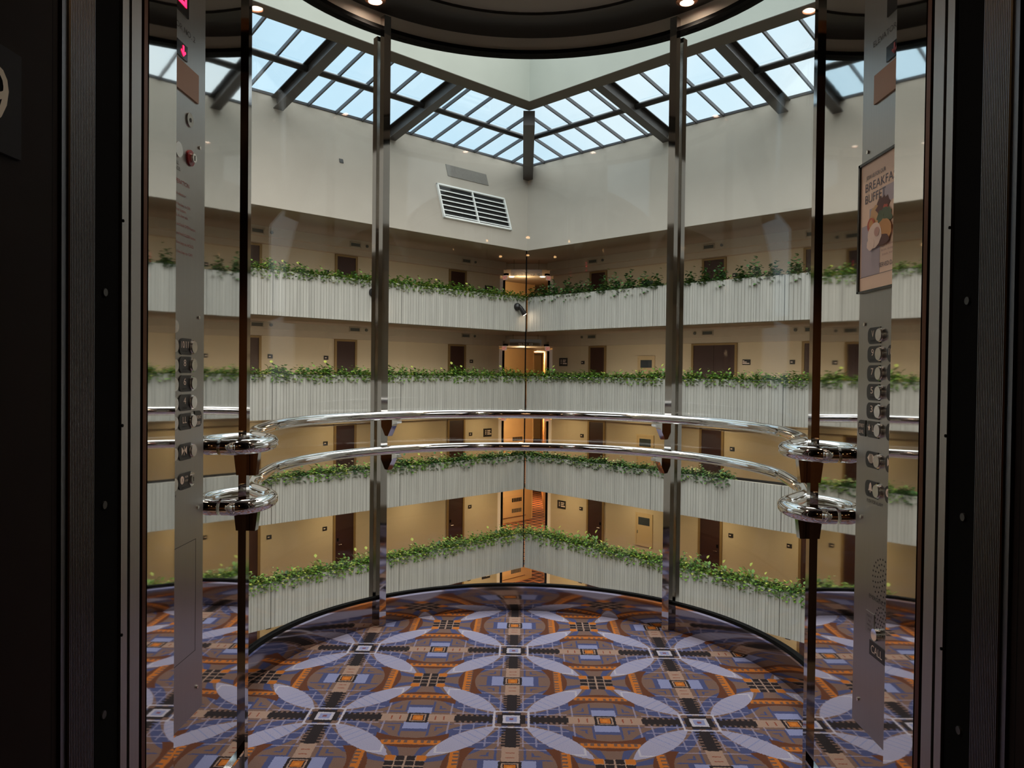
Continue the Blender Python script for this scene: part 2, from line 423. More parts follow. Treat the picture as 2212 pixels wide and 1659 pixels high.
DOORS = {'left': [(3.17, 3.83), (7.74, 8.40), (10.96, 11.62)], 'right': [(3.29, 3.93), (7.89, 8.59), (11.18, 11.84)]}
for li, (row, z, num) in enumerate(LV):
    top = z + (2.62 if li == 0 else FH - .10)
    for side in ('left', 'right'):
        # slab + carpet
        mb = MB(); ext = 37.
        pts = [WP(side, D0 + .3, 0, 0, z - .10), WP(side, D0 + .3, SEND, 0, z - .10), WP(side, ext, SEND, 0, z - .10), WP(side, ext, 0, 0, z - .10)]
        mb.prism(pts, (0, 0, .09)); struct('floor', mb, 'ceilpaint', f'concrete slab of the {row} balcony, {side} of the corner', 'floor')
        c = MB(); pts = [WP(side, D0 + .3, 0, 0, z - .009), WP(side, D0 + .3, SEND, 0, z - .009), WP(side, ext, SEND, 0, z - .009), WP(side, ext, 0, 0, z - .009)]
        c.prism(pts, (0, 0, .009)); struct('floor', c, 'hexcarpet', f'brown hexagon carpet of the {row} balcony, {side} of the corner', 'carpet')
        # corridor wall
        w = MB(); wbox(w, side, DB, 1.42, SEND, -.12, 0, z, top + .02)
        struct('wall_' + side, w, 'paper', f'beige papered corridor wall of the {row} balcony, {side} of the corner', 'wall')
        b = MB(); wbox(b, side, DB, 1.42, SEND, 0, .34, z + 2.34, top); wbox(b, side, DB, 1.42, SEND, 0, .20, z + 2.16, z + 2.34)
        struct('trim_%d' % (li * 2 + (side == 'right') + 1), b, 'bulk', f'stepped beige bulkhead over the doors of the {row} balcony, {side} of the corner', 'trim')
        if li == 0:
            cl = MB(); pts = [WP(side, D0 + .002, 0, 0, top - .006), WP(side, D0 + .002, SEND, 0, top - .006), WP(side, 37, SEND, 0, top - .006), WP(side, 37, 0, 0, top - .006)]
            cl.prism(pts, (0, 0, .005)); struct('ceiling', cl, 'ceilpaint', f'grey beige ceiling over the topmost balcony, {side} of the corner', 'ceiling')
        # doors and fittings
        for k, (s0, s1) in enumerate(DOORS[side]):
            dbl = (li == 1 and side == 'right' and k == 1)
            if dbl:
                room_door(side, 7.55, 9.0, z, row, ORD[k], True)
                wall_sign('door_sign', side, 9.38, z + 1.56, .26, .16, 'wide black lettered sign right of the dark double door, second balcony', 'sign',
                          [(-.45, .2, .2, .12), (-.45, -.02, .5, .12), (-.45, -.3, .85, .16)])
            else:
                room_door(side, s0, s1, z, row, ORD[k])
                if side == 'left': ss = s1 + .36 if k != 0 else s0 - .36
                else: ss = (s1 + .36) if k != 0 else s0 - .36
                if k == 2: ss = s0 - .36
                wall_sign('room_sign', side, ss, z + 1.56, .15, .12, f'small black number plate by the {ORD[k]} door {side} of the corner, {row} balcony', 'sign',
                          [(-.32, -.1, .4, .22)])
            sc = (s0 + s1) / 2 - (.12 if side == 'left' else 0)
            e = empty('air_vent', WP(side, DB, sc, .34, z + 2.44), f'small grey air vent above the {ORD[k]} door {side} of the corner, {row} balcony', 'vent')
            f = MB(); zz = z + 2.46; w_, h_ = .40, .15
            for (q0, q1, r0, r1) in ((-w_ / 2, w_ / 2, h_ / 2 - .025, h_ / 2), (-w_ / 2, w_ / 2, -h_ / 2, -h_ / 2 + .025), (-w_ / 2, -w_ / 2 + .03, -h_ / 2, h_ / 2), (w_ / 2 - .03, w_ / 2, -h_ / 2, h_ / 2)):
                wbox(f, side, DB, sc + q0, sc + q1, .341, .36, zz + r0, zz + r1)
            obj('vent_frame', f, 'ventframe', e)
            g = MB(); wbox(g, side, DB, sc - w_ / 2 + .03, sc + w_ / 2 - .03, .341, .346, zz - h_ / 2 + .025, zz + h_ / 2 - .025)
            for q in range(4):
                z_ = zz - .04 + q * .026; wbox(g, side, DB, sc - w_ / 2 + .03, sc + w_ / 2 - .03, .346, .354, z_, z_ + .006)
            obj('grille', g, 'ventgrey', e)
            d = MB(); n = SID[side][1]; so = sc + (.45 if (side == 'right') else -.42) * (-1 if (side == 'right' and li in (1,)) else 1)
            d.tube([WP(side, DB, so, .341, zz), WP(side, DB, so, .375, zz)], .045, 14)
            tag(obj('smoke_detector', d, 'ventgrey', None, True), f'round grey detector above the {ORD[k]} door {side} of the corner, {row} balcony', 'detector')
        # directory sign by the fire door
        if (side == 'left') == (li % 2 == 0):
            wall_sign('directory_sign', side, 1.98, z + 1.58, .40, .30, f'square black directory sign beside the fire door, {row} balcony', 'sign',
                      [(-.3, .18, .12, .1), (-.05, .18, .4, .1), (-.3, -.02, .12, .1), (-.05, -.02, .35, .1), (-.3, -.22, .12, .1), (-.05, -.25, .5, .12)])
        # fire door edge standing open + exit sign
        e = empty('fire_door', WP(side, DB, 1.36, 0, z), f'open fire door seen edge on, {side} of the corner alcove, {row} balcony', 'door')
        q = MB(); wbox(q, side, DB, 1.30, 1.42, .0, .045, z, z + 2.05); obj('door_edge', q, 'whitedoor', e)
        q = MB(); wbox(q, side, DB, 1.14, 1.30, -.10, .0, z, z + 2.05); obj('door_leaf', q, 'black', e)
        a, n = SID[side]; c = WP(side, DB, 1.32, .05, z + 2.10)
        e = empty('exit_sign', c, f'red exit sign over the {side} fire door of the alcove, {row} balcony', 'exit sign')
        q = MB(); wbox(q, side, DB, 1.26, 1.30, .02, .25, z + 2.0, z + 2.17); obj('sign_panel', q, 'exitpanel', e)
        q = MB(); wbox(q, side, DB, 1.22, 1.34, .0, .27, z + 2.17, z + 2.24); obj('mount', q, 'black', e)
        rt = n if side == 'left' else -n
        t0 = WP(side, DB, 1.303, .135, z + 2.03)
        obj('lettering', text_mb('EXIT', t0, rt, (0, 0, 1), .11, .2, .002, 'CENTER'), 'exitred', e)
        # fire hose cabinet on the right wall
        if side == 'right':
            e = empty('hose_cabinet', WP(side, DB, 5.72, 0, z + .86), f'beige cabinet with small dark window on the right wall, {row} balcony', 'cabinet')
            s0, s1 = 5.42, 6.02; zb = z + .72
            f = MB()
            for (p0, p1, r0, r1) in ((s0 - .05, s1 + .05, 1.0, 1.06), (s0 - .05, s0, 0, 1.0), (s1, s1 + .05, 0, 1.0), (s0 - .05, s1 + .05, -.05, 0)):
                wbox(f, side, DB, p0, p1, .001, .03, zb + r0, zb + r1)
            obj('cabinet_frame', f, 'cabinet', e)
            d = MB(); wbox(d, side, DB, s0, s1, .001, .018, zb, zb + 1.0); dr = obj('cabinet_door', d, 'cabinet', e)
            g = MB(); wbox(g, side, DB, s0 + .07, s1 - .07, .019, .024, zb + .66, zb + .92); obj('window_pane', g, 'cabglass', dr)
            h = MB(); wbox(h, side, DB, s0 + .03, s0 + .05, .018, .035, zb + .36, zb + .46); obj('latch', h, 'ventgrey', dr)
    # alcove behind the corner
    al = MB(); zc = z + (2.40 if li == 0 else 2.2)
    A = lambda x0, y0, x1, y1: al.hexa([(x0, y0, z), (x1, y1, z), (x1, y1 + .12, z), (x0, y0 + .12, z), (x0, y0, top), (x1, y1, top), (x1, y1 + .12, top), (x0, y0 + .12, top)])
    A(-3.2, 30.0, .45, 33.65)
    struct('wall_back', al, 'alcove', f'orange lit wall of the corner alcove on the {row} balcony', 'wall')
    al = MB(); A(1.0, 32.05, 3.2, 29.85); struct('wall_back', al, 'alcove', f'narrow yellow wall right of the hallway in the alcove of the {row} balcony', 'wall')
    al = MB(); al.box((.33, 33.6, z), (.45, 44, top)); al.box((1.0, 32.1, z), (1.12, 44, top)); al.box((.33, 44, z), (1.12, 44.1, top))
    struct('wall_back', al, 'alcove', f'walls of the lit hallway running back from the alcove of the {row} balcony', 'wall')
    al = MB(); al.prism([(-1.0, 28.66, zc), (1.12, 28.66, zc), (3., 30.4, zc), (1.2, 44, zc), (.3, 44, zc), (.3, 34, zc), (-3., 30.4, zc)], (0, 0, top - zc - .003))
    struct('ceiling', al, 'bulk', f'lowered ceiling over the corner alcove of the {row} balcony', 'ceiling')
    if li >= 2:
        fl = MB(); fl.box((.40, 33.0, z + .0005), (1.05, 44, z + .006)); struct('floor', fl, 'hexcarpet', f'brown hexagon carpet of the hallway off the {row} balcony', 'carpet')
    # grilled access panel on the alcove wall
    if li >= 2:
        a = Vector((.70711, .70711, 0)); nrm = Vector((.70711, -.70711, 0))
        o0 = Vector((-.82, 32.38, z))
        PB = lambda mb, u0, u1, w0, w1, z0, z1: mb.hexa([o0 + a * u + nrm * w + Vector((0, 0, zz_)) for zz_ in (z0, z1) for (u, w) in ((u0, w0), (u1, w0), (u1, w1), (u0, w1))])
        e = empty('grille_panel', o0 + Vector((0, 0, .25)), f'tan access panel with two grilles in the alcove of the {row} balcony', 'vent panel')
        q = MB(); PB(q, 0, 1.36, .002, .02, .22, 1.12); obj('panel', q, 'alcove', e)
        q = MB(); PB(q, .0, 1.36, .0, .024, .20, .222); obj('lower_edge', q, 'bacon', e)
        for zz0, mm in ((.86, 'louverback'), (.40, 'ventgrey')):
            q = MB()
            for k in range(6): PB(q, .50 + k * .10, .58 + k * .10, .02, .028, zz0, zz0 + .17)
            obj('grille', q, mm, e)

# downlights in the topmost alcove
for nm, px in (('left', 1105), ('right', 1172)):
    p = hit(px, 597, (0, 0, 2.65 + 2.40), Vector((0, 0, 1)))
    q = MB(); q.tube([(p.x, p.y, 5.05), (p.x, p.y, 5.035)], .13, 20)
    o = tag(obj('downlight', q, 'white', None, True), f'{nm} one of two glowing round downlights under the hanging sign of the topmost alcove', 'downlight')
    q = MB(); q.tube([(p.x, p.y, 5.034), (p.x, p.y, 5.028)], .105, 20); obj('lens', q, 'lamp', o)

# hanging way-finding signs
for li, (row, z, num) in enumerate(LV[:4]):
    y0 = 27.6; zs = z + 2.18
    p0, p1 = hit(1103, 590, (0, y0, 0), Vector((0, 1, 0))), hit(1171, 590, (0, y0, 0), Vector((0, 1, 0)))
    x0, x1 = p0.x, p1.x; ym = [589, 740, 893, 1043][li]; zc = hit(1137, ym, (0, y0, 0), Vector((0, 1, 0))).z
    txt = {'10': '1006–1015   1107–1114   ICE'}.get(num, f'{num}06–{num}15   ICE')
    e = empty('hanging_sign', ((x0 + x1) / 2, y0, zc), f'smoked hanging sign reading {num}06 in the corner of the {row} balcony', 'sign')
    q = MB(); q.box((x0, y0, zc - .125), (x1, y0 + .02, zc + .115)); obj('panel', q, 'smoke', e)
    obj('lettering', text_mb(txt, ((x0 + x1) / 2, y0 - .003, zc - .095), (1, 0, 0), (0, 0, 1), .075, (1.0 if li == 0 else .52), .002, 'CENTER'), 'white', e)
    xm = (x0 + x1) / 2; q = MB()
    for sg in (-1, 1):
        q.prism([(xm, y0 - .004, zc + .085), (xm, y0 - .004, zc + .065), (xm + sg * .045, y0 - .004, zc + .03), (xm + sg * .045, y0 - .004, zc + .05)], (0, -.002, 0))
    obj('arrow', q, 'white', e)
    q = MB(); topz = z + (2.62 if li == 0 else FH - .1)
    for sx in (x0 + .12, x1 - .12): q.tube([(sx, y0 + .01, zc + .115), (sx, y0 + .01, topz)], .006, 6)
    obj('hanger_rod', q, 'black', e)

# dark cable/joint line down the corner seam
for li, (row, z, num) in enumerate(LV[:4]):
    z0, z1 = (z + 1.06, z + (2.62 if li == 0 else 2.55))
    q = MB(); q.tube([(XC - .02, D0 + .02, z0 - (1.16)), (XC - .02, D0 + .02, z1)], .022, 8)
    tag(obj('corner_seal', q, 'black'), f'black vertical seam strip in the corner of the {row} balcony', 'seam strip')

# ------------------------------------------------------------------ parapets
JO = [0.03, 5.13, 9.10, 13.2]
def parapet(side, k, z, row):
    rnd = random.Random(hash((side, k, row)) & 0xffff); s0, s1 = JO[k] + .012, JO[k + 1] - .012
    prof = []; s = s0
    rnd = random.Random(len(row) * 31 + k * 7 + (side == 'left'))
    while s < s1 - .12:
        w = rnd.uniform(.05, .10); g = rnd.uniform(.010, .020); d = rnd.uniform(.012, .028); o = rnd.uniform(-.004, .004)
        prof += [(s, o), (s + w, o), (s + w + g * .5, -d)]; s += w + g
    prof += [(s, 0), (s1, 0)]
    mb = MB(); i0 = 0; zl, zh = z - .10, z + 1.05
    for (a_, o_) in prof: mb.v += [WP(side, D0, a_, o_, zl), WP(side, D0, a_, o_, zh)]
    n = len(prof)
    for j in range(n - 1): mb.f.append((2 * j, 2 * j + 2, 2 * j + 3, 2 * j + 1))
    b = len(mb.v)
    for (a_, o_) in ((s0, 0), (s1, 0)): mb.v += [WP(side, D0, a_, -.11, zl), WP(side, D0, a_, -.11, zh)]
    mb.f += [(b, b + 1, b + 3, b + 2), (0, 1, b + 1, b), (2 * n - 2, b + 2, b + 3, 2 * n - 1)]
    mb.f.append(tuple([2 * j + 1 for j in range(n)] + [b + 3, b + 1])); mb.f.append(tuple([2 * j for j in range(n)][::-1] + [b, b + 2]))
    o = obj('balcony_panel', mb, 'concrete')
    tag(o, f'{ORD[k]} ribbed grey concrete panel {side} of the corner, {row} balcony', 'balcony panel')
    t = MB(); wbox(t, side, D0, s0, s1, -.62, -.111, z, z + .98); wbox(t, side, D0, s0, s1, -.66, -.58, z, z + 1.04)
    obj('planter_trough', t, 'soil', o)
for li, (row, z, num) in enumerate(LV):
    for side in ('left', 'right'):
        for k in range(3): parapet(side, k, z, row)

# plants: a few kinds, then copies
def plant_mesh(seed, n, w, h, droop, lsz, m):
    rnd = random.Random(seed); me = bpy.data.meshes.new('leafy_plant'); vs = []; fs = []
    def leaf(c, d, sz):
        d = d.normalized(); side = d.cross(Vector((0, 0, 1)));
        if side.length < .1: side = Vector((1, 0, 0))
        side.normalize(); nn = side.cross(d).normalized(); i = len(vs)
        pts = [(0, 0, 0), (.38, .3, .08), (.42, .65, .05), (0, 1.1, -.12), (-.42, .65, .05), (-.38, .3, .08), (0, .5, -.03)]
        for (a, b, cc) in pts: vs.append(c + side * a * sz + d * b * sz + nn * cc * sz)
        fs.extend([(i, i + 1, i + 6), (i + 1, i + 2, i + 6), (i + 2, i + 3, i + 6), (i + 3, i + 4, i + 6), (i + 4, i + 5, i + 6), (i + 5, i, i + 6)])
    for k in range(n):
        a = rnd.uniform(0, 2 * math.pi); e = rnd.random()
        x = rnd.gauss(0, w * .38); y = rnd.uniform(-.20, .13)
        zz = abs(rnd.gauss(0, .5)) * h * max(.15, 1 - (x / w) ** 2)
        if rnd.random() < droop: y = rnd.uniform(.10, .16); zz = -rnd.random() ** 2 * .16
        d = Vector((math.cos(a), math.sin(a) + .5, rnd.uniform(-.5, .8)))
        leaf(Vector((x, y, zz)), d, lsz * rnd.uniform(.7, 1.25))
    me.from_pydata([tuple(v) for v in vs], [], fs); me.materials.append(M[m]); return me
PM = [plant_mesh(i, 210, .34, .21, .14, .080, 'leafa') for i in range(4)]
PD = [plant_mesh(20 + i, 190, .27, .36, .03, .092, 'leafb') for i in range(3)]
PN = [plant_mesh(40 + i, 210, .34, .21, .14, .080, 'leafb') for i in range(3)]
for li, (row, z, num) in enumerate(LV[:4]):
    for side in ('left', 'right'):
        a, n = SID[side]; s = .16; k = 0
        clump = (li == 0 and side == 'right'); dark = (li == 2 and side == 'right')
        step = .50 if clump else .40
        while s < 11.2:
            if not (li == 2 and side == 'right' and s > 7.5):
                me = random.choice(PD if clump else (PN if dark or (li == 2 and random.random() < .6) else PM))
                o = bpy.data.objects.new('leafy_plant', me); COL.objects.link(o)
                o.location = WP(side, D0, s + random.uniform(-.06, .06), -.12, z + 1.02)
                ang = math.atan2(n.y, n.x) - math.pi / 2
                sc = random.uniform(.85, 1.15); o.rotation_euler = (0, 0, ang); o.scale = (sc, 1, sc * random.uniform(.85, 1.2) * (1.25 if li == 3 else 1.))
                lab = f'leafy green plants along the planter of the {row} balcony, {side} of the corner'
                if clump: lab = 'separate bushy dark green plants along the planter of the topmost balcony, right of the corner'
                tag(o, lab, 'plant', f'plants on the {row} balcony, {side} side')
            s += step * random.uniform(.9, 1.1); k += 1

# spotlights on the topmost balcony panels
for (px, py, lab) in ((808, 632, 'dark grey spotlight on the topmost balcony panel beside the left chrome post'), (1119, 663, 'dark grey spotlight with lit lens beside the corner seam of the topmost balcony')):
    a, n = SID['left']; c = hit(px - 3, py, WP('left', D0, 0, 0, 0), n)
    e = empty('spotlight', c, lab, 'spotlight')
    q = MB(); q.tube([c + n * .0, c + n * .05, c + n * .11, c + n * .15], [.125, .13, .10, .05], 20); obj('mount', q, 'ventgrey' if 0 else 'steelbeam', e, True)
    d = Vector((.52, .25, -.82)).normalized(); h0 = c + n * .16
    q = MB(); q.tube([h0 - d * .02, h0 + d * .04, h0 + d * .30], [.05, .07, .085], 18); obj('lamp_head', q, 'steelbeam', e, True)
    q = MB(); q.tube([h0 + d * .301, h0 + d * .306], .072, 18); obj('lens', q, 'lamp', e)

# ------------------------------------------------------------------ fittings on the upper left wall
a, n = SID['left']; nn = (n + Vector((0, 0, K))).normalized(); upv = a.cross(nn); upv = upv if upv.z > 0 else -upv
def panel_frame(px):
    P = [upper_hit(*p) for p in px]; return P
TL, TR, BR, BL = panel_frame([(941, 395), (1087, 431), (1104, 499), (957, 471)])
c0 = (TL + TR + BR + BL) / 4; rt = -a; hw = ((TR - TL).length + (BR - BL).length) / 4; hh = ((TL - BL).length + (TR - BR).length) / 4
def ub(mb, u0, u1, v0, v1, w0, w1, c=None):
    c = c0 if c is None else c
    return mb.hexa([c + rt * u + upv * v + nn * w for w in (w0, w1) for (u, v) in ((u0, v0), (u1, v0), (u1, v1), (u0, v1))])
e = empty('wall_louver', c0 - upv * hh, 'large white louvered vent on the pale upper wall left of the corner', 'vent')
q = MB(); ub(q, -hw + .02, hw - .02, -hh + .02, hh - .02, .002, .01); obj('backing', q, 'louverback', e)
q = MB(); t_ = .055
ub(q, -hw, hw, hh - t_, hh, .0, .07); ub(q, -hw, hw, -hh, -hh + t_, .0, .07); ub(q, -hw, -hw + t_, -hh, hh, .0, .07); ub(q, hw - t_, hw, -hh, hh, .0, .07); ub(q, -.025, .025, -hh, hh, .0, .065)
obj('vent_frame', q, 'white', e)
for k in range(6):
    v = -hh + t_ + .03 + k * (2 * hh - 2 * t_ - .06) / 6
    q = MB()
    for (u0, u1) in ((-hw + t_, -.025), (.025, hw - t_)):
        q.hexa([c0 + rt * u + upv * (v + dv) + nn * w for (dv, w) in ((0, .058), (.012, .062)) for u in (u0, u1)][:2] +
               [c0 + rt * u1 + upv * (v + .05) + nn * .02, c0 + rt * u0 + upv * (v + .05) + nn * .02,
                c0 + rt * u0 + upv * (v + .012) + nn * .064, c0 + rt * u1 + upv * (v + .012) + nn * .064,
                c0 + rt * u1 + upv * (v + .062) + nn * .026, c0 + rt * u0 + upv * (v + .062) + nn * .026])
    obj('slat', q, 'white', e)
P = panel_frame([(962, 354), (1050, 378), (1055, 402), (967, 379)]); c1 = sum(P, Vector()) / 4
w1 = ((P[1] - P[0]).length + (P[2] - P[3]).length) / 4; h1 = ((P[0] - P[3]).length + (P[1] - P[2]).length) / 4
q = MB(); ub(q, -w1, w1, -h1, h1, .0, .015, c1); tag(obj('wall_panel', q, 'greypanel'), 'blank dark grey rectangular panel above the large white louver', 'wall panel')
c2 = upper_hit(737, 348); q = MB(); ub(q, -.06, .06, -.06, .06, .0, .02, c2); tag(obj('junction_box', q, 'signblack'), 'small black square box high on the pale left wall', 'junction box')

# ------------------------------------------------------------------ skylight
DT = DU(ZT); DN = 3.35; DCO = DT - 1.41421 * DN; ZCO = 8.88; DCI = DCO / 1.032
def SK(side, s, f, dz=0.):                         # f = 0 at wall, 1 at core
    return WP(side, DT, s, DN * f, ZT + (ZCO + .42 - ZT) * f + dz)
BEAMS = [5.95, 9.6, 13.25]
nw = 0
for side in ('left', 'right'):
    bars = [.80 + .872 * k for k in range(16)]
    edges = [0.] + BEAMS
    for bi in range(3):
        lo, hi = edges[bi], edges[bi + 1]; nw += 1
        e = empty(f'window_{nw}', SK(side, (lo + hi) / 2, .5), f'{ORD[bi]} skylight bay {side} of the corner', 'skylight', None, 'structure')
        # pane boundaries
        bb = [b for b in bars if lo + .15 < b < hi - .05]
        ed = [lo + (.0 if bi == 0 else .06)] + bb + [hi - .06]
        for r0, r1 in ((0., .5), (.5, 1.)):
            for x0, x1 in zip(ed[:-1], ed[1:]):
                def cl(s_, f_): return SK(side, max(s_, DN * f_ + 0.0), f_)      # hip line keeps s >= offset
                if x1 <= DN * r0 + .02: continue
                pts = [cl(x0, r0), cl(x1, r0), cl(x1, r1), cl(x0, r1)]
                if x1 < DN * r1: pts = [cl(x0, r0), SK(side, x1, r0), SK(side, x1, x1 / DN)] + ([SK(side, x0, x0 / DN)] if x0 > DN * r0 else [])
                elif x0 < DN * r1 and x0 > DN * r0: pts = [SK(side, x0, r0), SK(side, x1, r0), SK(side, x1, r1), SK(side, DN * r1, r1), SK(side, x0, x0 / DN)]
                q = MB(); q.prism(pts, (0, 0, .02)); obj('pane', q, 'skyglass', e)
        for b in bb:
            f1 = min(1., b / DN) if bi == 0 else 1.
            q = MB(); p0, p1 = SK(side, b, 0, -.05), SK(side, b, f1, -.05); aa = SID[side][0] * .022; uu = Vector((0, 0, .10))
            q.hexa([p0 - aa, p0 + aa, p1 + aa, p1 - aa, p0 - aa + uu, p0 + aa + uu, p1 + aa + uu, p1 - aa + uu]); obj('glazing_bar', q, 'glazebar', e)
        for f_ in (0., 1.):
            s_lo = max(lo, DN * f_); p0, p1 = SK(side, s_lo, f_, -.03), SK(side, hi, f_, -.03); nn_ = SID[side][1] * .03; uu = Vector((0, 0, .07))
            if s_lo < hi:
                q = MB(); q.hexa([p0 - nn_, p1 - nn_, p1 + nn_, p0 + nn_, p0 - nn_ + uu, p1 - nn_ + uu, p1 + nn_ + uu, p0 + nn_ + uu]); obj('edge_bar', q, 'glazebar', e)
        # round purlin half way up
        s_lo = max(lo, DN * .5)
        q = MB(); q.tube([SK(side, s_lo, .5, -.14), SK(side, hi, .5, -.14)], .085, 16)
        tag(obj('roof_purlin', q, 'steelbeam', None, True), f'dark round steel purlin under the {ORD[bi]} skylight bay {side} of the corner', 'purlin')
    for bi, s in enumerate(BEAMS):
        e = empty('roof_beam', SK(side, s, .5, -.4), f'{ORD[bi]} dark steel roof beam {side} of the corner under the skylight', 'beam')
        aa = SID[side][0]
        def ib(w, z0, z1, m, nm):
            q = MB(); p0, p1 = SK(side, s, -.02, 0), SK(side, s, 1.04, 0); v = aa * w
            q.hexa([p0 - v + Vector((0, 0, z0)), p0 + v + Vector((0, 0, z0)), p1 + v + Vector((0, 0, z0)), p1 - v + Vector((0, 0, z0)),
                    p0 - v + Vector((0, 0, z1)), p0 + v + Vector((0, 0, z1)), p1 + v + Vector((0, 0, z1)), p1 - v + Vector((0, 0, z1))]); obj(nm, q, m, e)
        ib(.14, -.43, -.405, 'paintbeam', 'bottom_flange'); ib(.14, -.08, -.055, 'steelbeam', 'top_flange'); ib(.012, -.405, -.08, 'paintbeam', 'web')
# hip beam in the corner
e_ = Vector((XC, 0, 0)); q = MB(); w = .17
p0 = Vector((XC, DT + .05, ZT - .62)); p1 = Vector((XC, DCO - .0, ZCO - .45)); v = Vector((w, 0, 0))
q.hexa([p0 - v, p0 + v, p1 + v, p1 - v, p0 - v + Vector((0, 0, .60)), p0 + v + Vector((0, 0, .60)), p1 + v + Vector((0, 0, .42)), p1 - v + Vector((0, 0, .42))])
tag(obj('corner_beam', q, 'paintbeam'), 'dark grey box beam running into the corner under the skylight', 'beam')
# ring beam of the roof core: soffit and pale inner face
for side in ('left', 'right'):
    q = MB()
    q.hexa([WP(side, DCI, 0, 0, ZCO), WP(side, DCI, SEND, 0, ZCO), WP(side, DCO, SEND, 0, ZCO - .0), WP(side, DCO, 0, 0, ZCO),
            WP(side, DCI, 0, 0, ZCO + 2.6), WP(side, DCI, SEND, 0, ZCO + 2.6), WP(side, DCO, SEND, 0, ZCO + 2.6), WP(side, DCO, 0, 0, ZCO + 2.6)])
    o = struct('wall_core_' + side if 0 else 'wall_' + side, q, 'smoothconcrete', f'pale concrete roof ring beam above the skylight, {side} of the corner', 'beam')
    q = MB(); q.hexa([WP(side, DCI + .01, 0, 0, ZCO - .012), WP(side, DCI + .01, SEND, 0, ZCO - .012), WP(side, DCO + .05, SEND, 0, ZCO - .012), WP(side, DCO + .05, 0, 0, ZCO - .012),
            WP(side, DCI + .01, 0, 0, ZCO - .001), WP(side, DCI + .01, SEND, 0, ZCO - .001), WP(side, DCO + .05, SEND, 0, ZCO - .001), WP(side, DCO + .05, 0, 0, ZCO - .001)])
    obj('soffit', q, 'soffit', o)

# the two near sides of the atrium, beside and behind the car
for sg, nm in ((-1, 'left'), (1, 'right')):
    cx, cy = XC + sg * SEND * .70711, D0 - SEND * .70711
    al, nn2 = Vector((-sg * .70711, -.70711, 0)), Vector((-sg * .70711, .70711, 0))
    NPt = lambda s, o, z: Vector((cx, cy, z)) + al * s + nn2 * o
    def nbox(mb, s0, s1, o0, o1, z0, z1): return mb.hexa([NPt(s, o, z) for z in (z0, z1) for (s, o) in ((s0, o0), (s1, o0), (s1, o1), (s0, o1))])
    E_ = 14.6
    for row, z, num in LV:
        q = MB(); nbox(q, 0, E_, -.15, 0, z - .1, z + 1.05); struct('wall_' + nm, q, 'concrete', f'concrete balcony front of the {row} balcony on the near {nm} side of the atrium', 'wall')
        q = MB(); nbox(q, -3, E_, -2.8, -.15, z - .1, z); struct('floor', q, 'ceilpaint', f'slab of the {row} balcony on the near {nm} side', 'floor')
        q = MB(); nbox(q, -3, E_, -2.9, -2.8, z, z + 2.6); struct('wall_' + nm, q, 'paper', f'corridor wall of the {row} balcony on the near {nm} side', 'wall')
    q = MB(); nbox(q, -1, E_, -2.8, 0, ZB - .01, ZT); struct('wall_' + nm, q, 'stucco', f'pale upper atrium wall on the near {nm} side', 'wall')

# ------------------------------------------------------------------ the elevator car
CYC, RG = 2.705, 1.025             # glass circle
XW, YP, YB = .779, 2.076, 1.36     # side mirror half width, rear post, front end
XJ, YJ = .64, 1.26                 # front column
TH = math.acos((YP - CYC) / RG)    # angle of the post on the glass circle
KH = .123
def arc(r, a): return (r * math.sin(a), CYC + r * math.cos(a))
# floor
pts = [(-XJ, YJ - .03, -.02), (XJ, YJ - .03, -.02), (XJ, YB, -.02), (XW, YB, -.02)] + [(*arc(RG + .01, TH - (2 * TH) * k / 60), -.02) for k in range(61)] + [(-XW, YB, -.02), (-XJ, YB, -.02)]
q = MB(); q.prism(pts, (0, 0, .02)); struct('floor', q, 'carpet', 'blue, brown and orange medallion carpet of the elevator car', 'carpet')
# kick plate
q = MB(); q.ringwall(0, CYC, [(RG - .012, 0), (RG - .012, KH - .012), (RG + .020, KH - .012), (RG + .020, 0)], -TH, TH, 72, True)
kp = struct('baseboard_back', q, 'kick', 'dark polished curved kickplate under the car glass', 'baseboard', True)
q = MB(); q.ringwall(0, CYC, [(RG - .013, KH - .012), (RG - .013, KH - .004), (RG - .004, KH - .004), (RG - .004, KH - .012)], -TH, TH, 72, True); obj('chrome_edge', q, 'chrome', kp, True)
q = MB(); q.ringwall(0, CYC, [(RG - .004, KH - .006), (RG - .004, KH + .006), (RG + .020, KH + .006), (RG + .020, KH - .006)], -TH, TH, 72, True); obj('gasket', q, 'rubber', kp, True)
# glass
AM = math.asin(.672 / RG)          # mullion angle
ZR = 2.718
for i, (a0, a1, nm) in enumerate(((-TH, -AM, 'left'), (-AM, AM, 'middle'), (AM, TH, 'right'))):
    q = MB(); q.ringwall(0, CYC, [(RG + .006, KH + .006), (RG + .006, ZR), (RG + .016, ZR), (RG + .016, KH + .006)], a0 + .004, a1 - .004, 36, True)
    struct(f'window_{nw + 1 + i}', q, 'glass', f'{nm} curved glass panel of the elevator car', 'glass panel', True)
# mullions
def radial_box(mb, ang, rc, wt, wr, z0, z1, off=0.):
    c = Vector((*arc(rc, ang), 0)); t = Vector((math.cos(ang), -math.sin(ang), 0)); r_ = Vector((math.sin(ang), math.cos(ang), 0)); c = c + t * off
    return mb.hexa([c + t * (sx * wt / 2) + r_ * (sy * wr / 2) + Vector((0, 0, z)) for z in (z0, z1) for (sx, sy) in ((-1, -1), (1, -1), (1, 1), (-1, 1))])
for sg, nm in ((-1, 'left'), (1, 'right')):
    q = MB(); radial_box(q, sg * AM, RG - .026, .034, .034, 0.002, 2.775)
    e = tag(obj('glass_post', q, 'darkchrome'), f'slim polished square post standing {nm} of the middle glass panel', 'post')
    q = MB(); radial_box(q, sg * AM, RG + .036, .034, .034, 0.0, 2.70); obj('outer_post', q, 'darkchrome', e)
